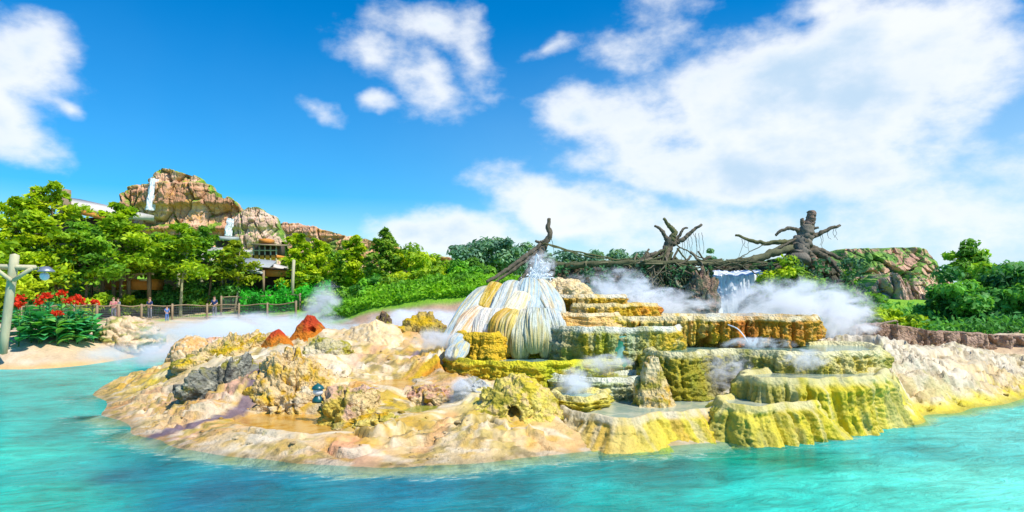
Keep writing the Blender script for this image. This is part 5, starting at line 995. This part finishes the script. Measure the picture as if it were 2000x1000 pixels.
# ------------------------------------------------------------------ left shore: lamp post, fences, flowers, people
def bar(g, a, b, r, col=(1, 1, 1), sides=8, rough=.06): g.tube(smooth_path([a, (np.array(a) + np.array(b)) / 2, b], n=6), r, sides, col, rough)
def lamp_post():
    Y = 27.0; base = W(6, 672, Y); root = thing('lamp_post', base, 'leaning pale wooden post with crossbeam and a round lamp, at the left edge', 'lamp post'); o = base
    q = lambda px, py, dy=0.: W(px, py, Y + dy) - o
    g = Geo(); bar(g, q(5, 690), q(29, 498), .165); g.build('pole', M_PALEW, root)
    g = Geo(); g.tube([q(-40, 520), q(70, 523)], .11, 4); g.build('crossbeam', M_PALEW, root)
    g = Geo(); g.tube([q(-14, 521, -.2), q(22, 548, -.2)], .085, 4); g.build('brace', M_PALEW, root)
    g = Geo(); g.tube([q(62, 524, -.2), q(26, 548, -.2)], .085, 4); g.build('brace', M_PALEW, root)
    c = q(90, 531); lm = Geo(); lm.lathe([(.0, .22), (.10, .22), (.30, .05), (.31, .0), (.27, .0), (.09, .17), (0, .17)], c); lamp = lm.build('lamp_shade', M_METAL, root)
    s = Geo(); th = np.linspace(0, np.pi, 12); s.lathe([(.17 * math.sin(a), -.12 + .17 * math.cos(a)) for a in th], c + np.array([-.06, 0, -.06])); s.build('globe', M_GLOBE, root)
    s = Geo(); s.tube([q(66, 524), q(84, 522), c + np.array([0, 0, .2])], .03, 6); s.build('bracket', M_METAL, root)
lamp_post()
def fence(pts, posts, label, hz=1.1, base=None):
    P = [((px - 1000) / F * Y, Y) for px, Y in pts]; Q = smooth_path(P, step=.5); z = ground_z(Q[:, 0], Q[:, 1], False) if base is None else np.interp(np.arange(len(Q)), [0, len(Q) - 1], base)
    root = thing('rail_fence', (Q[0, 0], Q[0, 1], z[0]), label, 'fence'); o = np.array(root.location)
    top = np.column_stack([Q, z + hz + .05 * np.sin(np.arange(len(Q)) * 1.1)]); g = Geo(); g.tube(top - o, .045, 6, (1, 1, 1), .2); g.build('rail', M_WOOD, root)
    low = np.column_stack([Q, z + hz * .12]); g = Geo(); g.tube(low - o, .035, 6, (1, 1, 1), .2); g.build('rail', M_WOOD, root)
    g = Geo(); n = len(Q)
    for k in range(7):
        f = .18 + .78 * k / 7; g.tube(np.column_stack([Q, z + hz * f]) - o, .011, 4)
    dense = np.linspace(0, n - 1, n * 4)
    for t in dense:
        a = np.array([np.interp(t, np.arange(n), Q[:, 0]), np.interp(t, np.arange(n), Q[:, 1]), np.interp(t, np.arange(n), z)]); g.tube([a + [0, 0, .1] - o, a + [0, 0, hz] - o], .010, 4, cap=False)
    g.build('wire_net', M_NET, root)
    for t in np.linspace(0, n - 1, posts):
        a = np.array([np.interp(t, np.arange(n), Q[:, 0]), np.interp(t, np.arange(n), Q[:, 1]), np.interp(t, np.arange(n), z)]); g = Geo(); g.tube([a - o - [0, 0, .9], a - o + [0, 0, .5], a - o + [.01, 0, hz + .12]], .085, 8, (1, 1, 1), .15); g.build('post', M_WOOD, root)
fence([(40, 36), (130, 40), (240, 46), (320, 49.5), (440, 51), (578, 50)], 11, 'long low wooden rail fence with wire net along the left shore')
fence([(432, 53.5), (492, 55), (540, 55), (586, 53)], 5, 'short higher wooden fence behind the right end of the long fence', 1.0, (1.75, 1.95))
# canna lilies
def canna(px, Y, h, seed, flower, label, dz=0.):
    r = np.random.default_rng(seed); x = (px - 1000) / F * Y; z = gz(px, Y); root = thing('canna_lily', (x, Y, z), label, 'flowers', 'red canna lilies on the left bank')
    g = Geo(); g.tube(smooth_path([(0, 0, -.1), (.03 * r.normal(), .03 * r.normal(), h * .5), (.05 * r.normal(), 0, h)], n=6), np.linspace(.03, .015, 6), 6, (.10, .22, .05)); g.build('stem', M_LEAF, root)
    V, Fq, C_ = [], [], []; n0 = 0
    for k in range(11):
        a = r.random() * 6.283; z0 = h * (.05 + .72 * k / 11); L = (.74 + .28 * r.random()) * (1 - .25 * k / 11); wd = L * .24; el = .35 + .6 * r.random()
        s = np.linspace(0, 1, 7); u = np.array([-1, 0, 1.]); rx = L * (s * math.cos(el) + .15 * s * s); rz_ = L * (s * math.sin(el) - .42 * s * s); ww = wd * np.sin(np.pi * np.clip(s * .93 + .05, 0, 1)) ** .8
        X = rx[:, None] * math.cos(a) - u[None] * ww[:, None] * math.sin(a); Yy = rx[:, None] * math.sin(a) + u[None] * ww[:, None] * math.cos(a); Z = z0 + rz_[:, None] + .18 * np.abs(u)[None] * ww[:, None]
        V.append(np.stack([X, Yy, Z], -1).reshape(-1, 3)); Fq.append(grid_faces(7, 3) + n0); n0 += 21; c = np.array([(.06, .42, .14), (.12, .52, .17), (.04, .30, .12), (.22, .54, .10)][r.integers(4)]) * (.8 + .4 * r.random()); C_.append(np.tile(c, (21, 1)))
    mk('leaves', np.concatenate(V), np.concatenate(Fq), M_LEAF, root, np.concatenate(C_))
    if flower:
        n = 60; d = r.normal(size=(n, 3)) * [.115, .10, .06]; V, Fq, C_ = leaf_cards(d + [0, 0, h + .05], r.normal(size=(n, 3)) + [0, -.3, .3], .085 * (.6 + .7 * r.random(n)), np.array([(.85, .05, .01)]) * (.6 + .5 * r.random(n))[:, None], r, .6)
        mk('flower_head', V, Fq, M_LEAF, root, C_, False)
fl = [(40, 582, 29.5), (36, 594, 28.6), (84, 580, 30), (76, 590, 29), (118, 572, 31), (94, 577, 30.4), (135, 588, 30.5), (158, 588, 31), (183, 590, 31.4), (112, 611, 29.2), (148, 580, 32)]
for k, (px, py, Y) in enumerate(fl): canna(px, Y, max(.9, CH - (py - HZ) / F * Y - gz(px, Y) - .05), 200 + k, True, 'canna lily with a red flower head and broad green leaves on the left bank')
rr = np.random.default_rng(5)
for k in range(30):
    px = 12 + 172 * rr.random(); Y = np.interp(px, [0, 190], [28.2, 30.6]) + 2.4 * rr.random(); canna(px, Y, (1.15 + .45 * rr.random()) * (1.1 if px < 120 else .9), 300 + k, False, 'canna lily without flowers, only broad green leaves on the left bank')
# people
M_SKIN = plain_mat('skin', (.60, .36, .25), .6, .05, 8, .05); M_HAIRB = plain_mat('brown_hair', (.10, .05, .025), .6, .3, 20, .2); M_HAIRL = plain_mat('light_brown_hair', (.30, .18, .08), .6, .3, 20, .2)
M_PINKC = plain_mat('pink_cloth', (.62, .22, .22), .85, .15, 9, .15); M_NAVY = plain_mat('navy_cloth', (.025, .05, .15), .85, .2, 9, .15); M_BLUEC = plain_mat('blue_cloth', (.10, .22, .50), .85, .2, 9, .15); M_GREYC = plain_mat('grey_cloth', (.22, .24, .28), .85, .2, 9, .15); M_EYE = plain_mat('eye', (.02, .015, .01), .2, 0, 4, 0)
def skin(name, verts, edges, radii, m, parent, root=0):
    me = bpy.data.meshes.new(name); me.from_pydata([tuple(v) for v in verts], edges, []); o = bpy.data.objects.new(name, me); COL.objects.link(o); o.parent = parent
    o.modifiers.new('skin', 'SKIN'); sv = me.skin_vertices[0].data
    for i, r in enumerate(radii): sv[i].radius = (r, r) if np.ndim(r) == 0 else tuple(r); sv[i].use_root = (i == root)
    sb = o.modifiers.new('sub', 'SUBSURF'); sb.levels = 1; sb.render_levels = 2; me.materials.append(m); return o
def person(px, Y, h, rz, label, shirt, legs, hair, fwd=.5, z=None):
    x = (px - 1000) / F * Y; k = h / 1.7; z = gz(px, Y) if z is None else z
    root = thing('person', (x, Y, z), label, 'person', None, rz); root.scale = (k, k, k)
    # arms reach forward (-Y) onto the rail, elbows bent
    J = {'pelvis': (0, 0, .92), 'waist': (0, -.01, 1.06), 'chest': (0, -.02, 1.27), 'neck': (0, -.02, 1.42), 'head0': (0, -.03, 1.52), 'head1': (0, -.035, 1.63)}
    V = [J[n] for n in J]; E = [(0, 1), (1, 2), (2, 3), (3, 4), (4, 5)]; Rd = [(.15, .11), (.13, .10), (.16, .11), .055, (.075, .085), (.07, .08)]
    AV, LV = [], []
    for s in (-1, 1):
        a = [(s * .17, -.02, 1.37), (s * .23, -.06, 1.12), (s * .20, -.06 - .45 * fwd, 1.02 + .05 * fwd), (s * .19, -.10 - .50 * fwd, 1.02 + .05 * fwd)]
        b = [(s * .09, 0, .86), (s * .10, -.02, .48), (s * .105, .02, .08), (s * .11, -.14, .035)]
        AV.append(a); LV.append(b); i = len(V); V += a; E += [(2, i), (i, i + 1), (i + 1, i + 2), (i + 2, i + 3)]; Rd += [.055, .042, .032, (.04, .02)]
        i = len(V) - 1
        for f in range(5):
            d = (f - 1.5) * .018 if f < 4 else -s * .05; L = [.075, .085, .08, .065, .05][f]; V += [(a[3][0] + d, a[3][1] - .03, a[3][2]), (a[3][0] + d * 1.1, a[3][1] - .03 - L * .7, a[3][2] - .01), (a[3][0] + d * 1.1, a[3][1] - .03 - L, a[3][2] - .035)]
            j = len(V) - 3; E += [(i, j), (j, j + 1), (j + 1, j + 2)]; Rd += [.010, .009, .008]
        i = len(V); V += b; E += [(0, i), (i, i + 1), (i + 1, i + 2), (i + 2, i + 3)]; Rd += [.085, .058, .042, (.045, .03)]
    i = len(V); V += [(0, -.125, 1.565)]; E += [(4, i)]; Rd += [.014]                 # nose
    for s in (-1, 1): V += [(s * .085, -.01, 1.575)]; E += [(4, len(V) - 1)]; Rd += [.016]   # ears
    skin('body', V, E, Rd, M_SKIN, root)
    sv = [(0, 0, .93), (0, -.01, 1.06), (0, -.02, 1.27), (0, -.02, 1.385)]; se = [(0, 1), (1, 2), (2, 3)]; sr = [(.165, .125), (.15, .115), (.18, .125), (.075, .07)]
    for a in AV: i = len(sv); m_ = tuple((np.array(a[1]) * .8 + np.array(a[0]) * .2)); sv += [a[0], m_]; se += [(2, i), (i, i + 1)]; sr += [.07, .06]
    skin('shirt', sv, se, sr, shirt, root)
    tv = [(0, 0, .95), (0, 0, .90)]; te = [(0, 1)]; tr = [(.165, .12), (.16, .12)]
    for b in LV: i = len(tv); tv += [b[0], b[1], b[2]]; te += [(1, i), (i, i + 1), (i + 1, i + 2)]; tr += [.10, .074, .062]
    skin('trousers', tv, te, tr, legs, root)
    Hv, Hf = ICO3; Hv = Hv * [.092, .108, .10] * (1 + .05 * fbm(Hv * 4, 2))[:, None]; Hv[:, 2] = np.where(Hv[:, 1] < -.03, np.maximum(Hv[:, 2], .03), np.maximum(Hv[:, 2], -.09)); mk('hair', Hv + [0, -.018, 1.625], Hf, hair, root)
    for s in (-1, 1): mk('eye', ICO3[0] * .012 + [s * .034, -.112, 1.592], ICO3[1], M_EYE, root)
    mk('mouth', ICO3[0] * [.026, .006, .006] + [0, -.105, 1.515], ICO3[1], M_PINKC, root)
person(222, 47.2, 1.62, .3, 'person in a pink top leaning on the fence, farthest left', M_PINKC, M_GREYC, M_HAIRL)
person(231, 47.8, 1.58, -.3, 'person in a grey top just right of the pink topped one', M_GREYC, M_PINKC, M_HAIRB)
person(293, 49.6, 1.66, -.2, 'person in a navy top leaning over the fence, head bowed', M_NAVY, M_GREYC, M_HAIRL)
person(326, 47.5, 1.12, .6, 'small child in blue standing in front of the fence', M_BLUEC, M_BLUEC, M_HAIRB, .7)
person(419, 52.0, 1.68, .1, 'person in a navy top behind the fence, at the left end of the higher fence', M_NAVY, M_GREYC, M_HAIRB, .6)

# ------------------------------------------------------------------ buildings among the trees
def building(name, px, py, Y, label, cat):
    o = thing(name, W(px, py, Y), label, cat); return o, np.array(o.location)
def slab(parent, o, name, a, b, Y, dep, thick, m, rise=0.0):
    """sloping roof/beam: edge from a to b (photo px) at depth Y, running back by dep and rising"""
    A_, B_ = W(*a, Y) - o, W(*b, Y) - o; q = [A_, B_, B_ + [0, dep, rise], A_ + [0, dep, rise]]; V = np.array(q + [p - [0, 0, thick] for p in q])
    return mk(name, V, np.array([[0, 1, 2, 3], [7, 6, 5, 4], [0, 4, 5, 1], [1, 5, 6, 2], [2, 6, 7, 3], [3, 7, 4, 0]]), m, parent, None, False)
def pbox(parent, o, name, x0, x1, y0, y1, Y, dep, m):
    a, b = W(x0, y1, Y) - o, W(x1, y0, Y) - o; g = Geo(); g.box(((a[0] + b[0]) / 2, (a[1] + b[1]) / 2 + dep / 2, (a[2] + b[2]) / 2), (b[0] - a[0], dep, b[2] - a[2])); return g.build(name, m, parent, False)
b, o = building('lodge', 150, 600, 62, 'tall lodge with a pale sloping roof behind the far left trees', 'building')
slab(b, o, 'roof', (60, 378), (222, 414), 62, 7, .55, M_ROOF, .5); pbox(b, o, 'wall', 62, 210, 425, 600, 63, 5, M_DARKW); slab(b, o, 'beam', (130, 404), (222, 424), 61.8, .5, .45, M_ORANGE)
for x0, x1, y0 in [(58, 73, 366), (114, 128, 369)]: pbox(b, o, 'post', x0, x1, y0, 430, 61.2, .8, M_WOOD)
b, o = building('open_shelter', 100, 590, 53, 'open shelter with an orange edged brown roof behind the lamp post', 'shelter')
slab(b, o, 'roof', (30, 500), (104, 506), 53, 4, .35, M_WOOD, .3); slab(b, o, 'roof_edge', (84, 508), (150, 502), 52.6, .4, .5, M_ORANGE); slab(b, o, 'roof_edge', (152, 500), (194, 492), 53.4, .4, .34, M_ORANGE)
for x_ in (46, 110, 176): pbox(b, o, 'post', x_, x_ + 3, 512, 606, 54, .2, M_WOOD)
b, o = building('wooden_deck', 248, 572, 54, 'raised wooden deck with orange panels and pale rails under the tallest left tree', 'deck')
pbox(b, o, 'platform', 196, 296, 545, 566, 54, 2, M_ORANGE); pbox(b, o, 'rail', 218, 300, 533, 537, 53.8, .14, M_PALEW); pbox(b, o, 'rail', 218, 242, 545, 549, 53.6, .3, M_PALEW); pbox(b, o, 'rail', 272, 292, 545, 549, 53.6, .3, M_PALEW)
for x_, t_, b_ in [(247, 520, 588), (287, 525, 588), (218, 536, 588), (196, 540, 590)]: pbox(b, o, 'post', x_, x_ + 6, t_, b_, 53.5, .24, M_WOOD)
g = Geo(); g.tube([W(160, 555, 53) - o, W(198, 539, 53.6) - o], .06, 6); g.build('handrail', M_PALEW, b); g = Geo(); g.tube([W(250, 548, 53.5) - o, W(240, 540, 53.5) - o, W(232, 535, 53.5) - o], .06, 6); g.build('brace', M_WOOD, b); g = Geo(); g.tube([W(252, 548, 53.5) - o, W(272, 535, 53.5) - o], .06, 6); g.build('brace', M_WOOD, b)
b, o = building('pavilion', 375, 580, 60, 'long pavilion with a pale roof seen between the left trees', 'building')
slab(b, o, 'roof', (300, 496), (442, 508), 60, 6, .25, M_ROOF, 1.3); pbox(b, o, 'wall', 306, 436, 505, 580, 61.5, 3, M_DARKW)
for x_ in (304, 345, 390, 434): pbox(b, o, 'post', x_, x_ + 5, 500, 585, 60.3, .22, M_PALEW)
b, o = building('canopy', 500, 580, 58, 'grey green pitched canopy beside an orange timber wall, behind the vivid green plants', 'canopy')
slab(b, o, 'roof', (432, 524), (512, 533), 57.5, 3.5, .12, M_ROOFG, 1.2); slab(b, o, 'roof', (470, 504), (548, 524), 60.5, 2, .12, M_ROOF, .2); pbox(b, o, 'timber_wall', 516, 572, 526, 540, 58, .5, M_ORANGE); pbox(b, o, 'wall', 440, 580, 534, 582, 60, 3, M_DARKW); slab(b, o, 'eave', (505, 521), (582, 527), 57.8, 2, .14, M_DARKW)
for x_ in (436, 478, 512): pbox(b, o, 'post', x_, x_ + 4, 528, 580, 57.7, .18, M_WOOD)
b, o = building('hillside_hut', 518, 520, 80, 'brown wooden hut with a railed balcony on the slope above the grey canopy', 'hut')
slab(b, o, 'roof', (490, 476), (547, 478), 79, 4, .16, M_WOOD, .3); pbox(b, o, 'wall', 496, 540, 478, 500, 81.5, 3, M_DARKW); pbox(b, o, 'balcony', 492, 542, 498, 504, 79.5, 4, M_ORANGE); pbox(b, o, 'railing', 493, 541, 488, 490, 79.4, .1, M_PALEW); pbox(b, o, 'cabin', 505, 525, 466, 475, 82, 2, M_ORANGE)
for x_ in (494, 505, 516, 527, 538): pbox(b, o, 'post', x_, x_ + 2.2, 477, 545, 79.5, .16, M_PALEW)
b, o = building('small_shed', 435, 520, 84, 'small flat grey roof below the short mountain waterfall', 'shed')
slab(b, o, 'roof', (418, 461), (448, 462), 84, 3, .5, M_ROOFG, .2); pbox(b, o, 'wall', 421, 445, 469, 520, 85, 2, M_DARKW)
g = Geo(); g.tube([W(571, 580, 54), W(572, 545, 54), W(574, 508, 54)], .13, 8, (1, 1, 1), .12); tag(g.build('wooden_pole', M_PALEW), 'bare pale wooden pole left of the tall slim trees', 'pole')

# ------------------------------------------------------------------ lantern, water jets, spray
def lantern():
    Y = 14.75; p = W(621, 786, Y); root = thing('lantern', p, 'small dark green lantern with a white globe standing on the ochre rock', 'lantern'); k = .42
    g = Geo(); g.lathe([(0, 0), (.30, 0), (.31, .10), (.27, .22), (.17, .33), (.15, .38), (0, .38)], sides=24); g.V = [v * k for v in g.V]; g.build('base', M_GREENMETAL, root)
    g = Geo(); g.lathe([(0, .36), (.16, .36), (.25, .46), (.27, .56), (.24, .68), (.2, .72), (0, .72)], sides=24); g.V = [v * k for v in g.V]; g.build('lamp_glass', M_GLOBE, root)
    g = Geo(); g.lathe([(0, .68), (.33, .70), (.33, .74), (.26, .86), (.14, .94), (.06, .97), (.05, 1.02), (0, 1.03)], sides=24); g.V = [v * k for v in g.V]; g.build('cap', M_GREENMETAL, root)
lantern()
M_SPRAY = plain_mat('white_water', (.86, .90, .93), .25, .05, 6, .1, .5)
def spray():
    r = np.random.default_rng(9); g = Geo(); Vi, Fi = ico(1); Fi = np.column_stack([Fi, Fi[:, 2]])
    for k in range(700):
        t = r.random() ** .7; px = 1046 + 15 * r.normal() * (1.05 - .7 * t) + 9 * t; py = 556 - 50 * t * (.5 + .5 * r.random()) + 2 * r.normal(); s = (.005 + .015 * r.random() ** 3) * (1.4 - .6 * t)
        g.add(Vi[:, :] * s * [1, 1, 1.8] + W(px, py, 21.4 + .15 * r.normal()), Fi)
    for k in range(9):
        a = -14 + 5.2 * k + 3 * r.normal(); hgt = 40 - .07 * (a - 5) ** 2 + 7 * r.normal()
        g.tube(smooth_path([W(1043 + a * .15, 550, 21.4), W(1044 + a * .6, 550 - hgt * .7, 21.4), W(1045 + a, 550 - hgt, 21.35), W(1047 + a * 1.35, 550 - hgt * .8, 21.3)], n=16), np.linspace(.075, .010, 16), 8, (1, 1, 1), .8, seed=k)
    tag(g.build('water_spray', M_SPRAY), 'white splash of water spurting from the top of the pale mound', 'spray', kind='stuff')
spray()
for pts, rad, lab in [([(1422, 634, 18.9), (1440, 642, 18.6), (1452, 655, 18.4), (1462, 670, 18.3)], .016, 'thin white water jet arching from the long hanging curtain')]:
    g = Geo(); g.tube(smooth_path([W(*p) for p in pts], n=20), rad, 6); tag(g.build('water_jet', M_SPRAY), lab, 'water jet')
M_TRICK = pool_mat('green_trickle', (.03, .26, .14), (.30, .55, .48), .2)
def trickle(px, py0, py1, Y0, Y1, w0, w1, label, m):
    nv, nu = 40, 12; v = np.linspace(0, 1, nv)[:, None]; u = np.linspace(-1, 1, nu)[None]; Y = Y0 + (Y1 - Y0) * v; w_ = (w0 + (w1 - w0) * v)
    x = (px - 1000) / F * Y + w_ * u + .06 * fbm(p3(v * 3 + 0 * u, 0, px), 2).reshape(nv, nu); py = py0 + (py1 - py0) * v; z = CH - (py - HZ) / F * Y + 0 * u; y = Y - .10 * np.cos(u * 1.55) + .05 * fbm(p3(u * 3 + 0 * v, v * 1.5, px), 3).reshape(nv, nu)
    V = np.concatenate([np.stack([x, y + 0 * z, z], -1).reshape(-1, 3), np.stack([x, y + .25, z], -1).reshape(-1, 3)]); f = grid_faces(nv, nu)
    tag(mk('trickle', V, np.concatenate([f[:, ::-1], f + nv * nu]), m), label, 'trickle')
trickle(1212, 656, 720, 18.06, 17.90, .22, .30, 'emerald and teal trickle running down the mossy wall', M_TRICK)

# ------------------------------------------------------------------ steam
def steam(px, py, Y, rx, ry, rz, label, dens=1.0, scale=.9, thr=.52, soft=.8, tilt=0.0):
    V, Fq = ICO4; o = mk('steam', V, Fq, steam_mat('steam', dens, scale, thr, soft)); o.location = [float(v) for v in W(px, py, Y)]; o.scale = (rx, ry, rz); o.rotation_euler = (0, tilt, 0)
    tag(o, label, 'steam', kind='stuff')
steam(500, 652, 31, 6.2, 3.2, 1.15, 'wide bank of white steam drifting behind the left rocks', 1.5, .8, .52, .8)
steam(330, 692, 25.5, 4.0, 2.2, .6, 'thin steam lying on the water left of the island', .8, .8, .52, .75)
steam(628, 602, 28.5, .9, 1.0, 1.4, 'steam plume rising behind the taller red cone', 1.2, 1.2, .53, .9, .35)
steam(830, 632, 26.5, 2.9, 1.6, .7, 'low white steam between the layered rock and the pink bank', 2.2, 1.1, .50, .85)
steam(1195, 570, 26, 2.3, 1.3, 1.1, 'steam cloud behind the highest tier', 2.6, 1.4, .55, .8)
steam(1295, 592, 25.5, 2.3, 1.2, .75, 'steam cloud in front of the tangled roots', 3.2, 1.4, .55, .8)
steam(1550, 600, 26, 3.6, 1.9, 1.4, 'big steam cloud at the foot of the waterfall and bushes', 2.0, 1.1, .54, .85)
steam(1650, 628, 23.5, 1.35, 1.1, 1.0, 'dense steam puff at the right end of the hanging curtain', 3.4, 1.5, .54, .85)
steam(1410, 722, 16.75, .95, .5, .62, 'grey steam wisps in the alcove of the olive basin', 3.6, 2.6, .55, .75)
steam(1575, 705, 16.3, .75, .4, .36, 'small steam wisp before the right of the olive basin', 4.0, 2.4, .54, .7)
steam(1125, 752, 15.9, .55, .5, .50, 'small steam puff over the smallest yellow bowl', 5.0, 2.6, .52, .7)
steam(1180, 712, 16.9, .85, .5, .36, 'faint steam over the pool below the mossy wall', 4.0, 2.2, .54, .7)
steam(905, 768, 15.2, .42, .4, .48, 'small white steam puff left of the big yellow boulder', 5.5, 2.6, .50, .8, .4)
steam(1480, 672, 18.2, 1.2, .5, .22, 'thin steam over the basin below the hanging curtain', 3.5, 2.2, .53, .7)
steam(1056, 520, 21.5, .62, .4, .62, 'fine white mist around the splash on top of the pale mound', 3.0, 3.5, .52, .8, .3)
steam(480, 745, 17.6, 1.1, .5, .35, 'thin steam over the jagged grey outcrop', 3.0, 2.0, .55, .7)
steam(850, 668, 19.3, .9, .6, .5, 'faint steam hugging the left flank of the white mound', 1.8, 1.6, .54, .75)
steam(1440, 640, 21.5, 2.6, 1.2, .7, 'soft mist drifting above the hanging curtain before the waterfall', .6, 1.2, .54, .8)
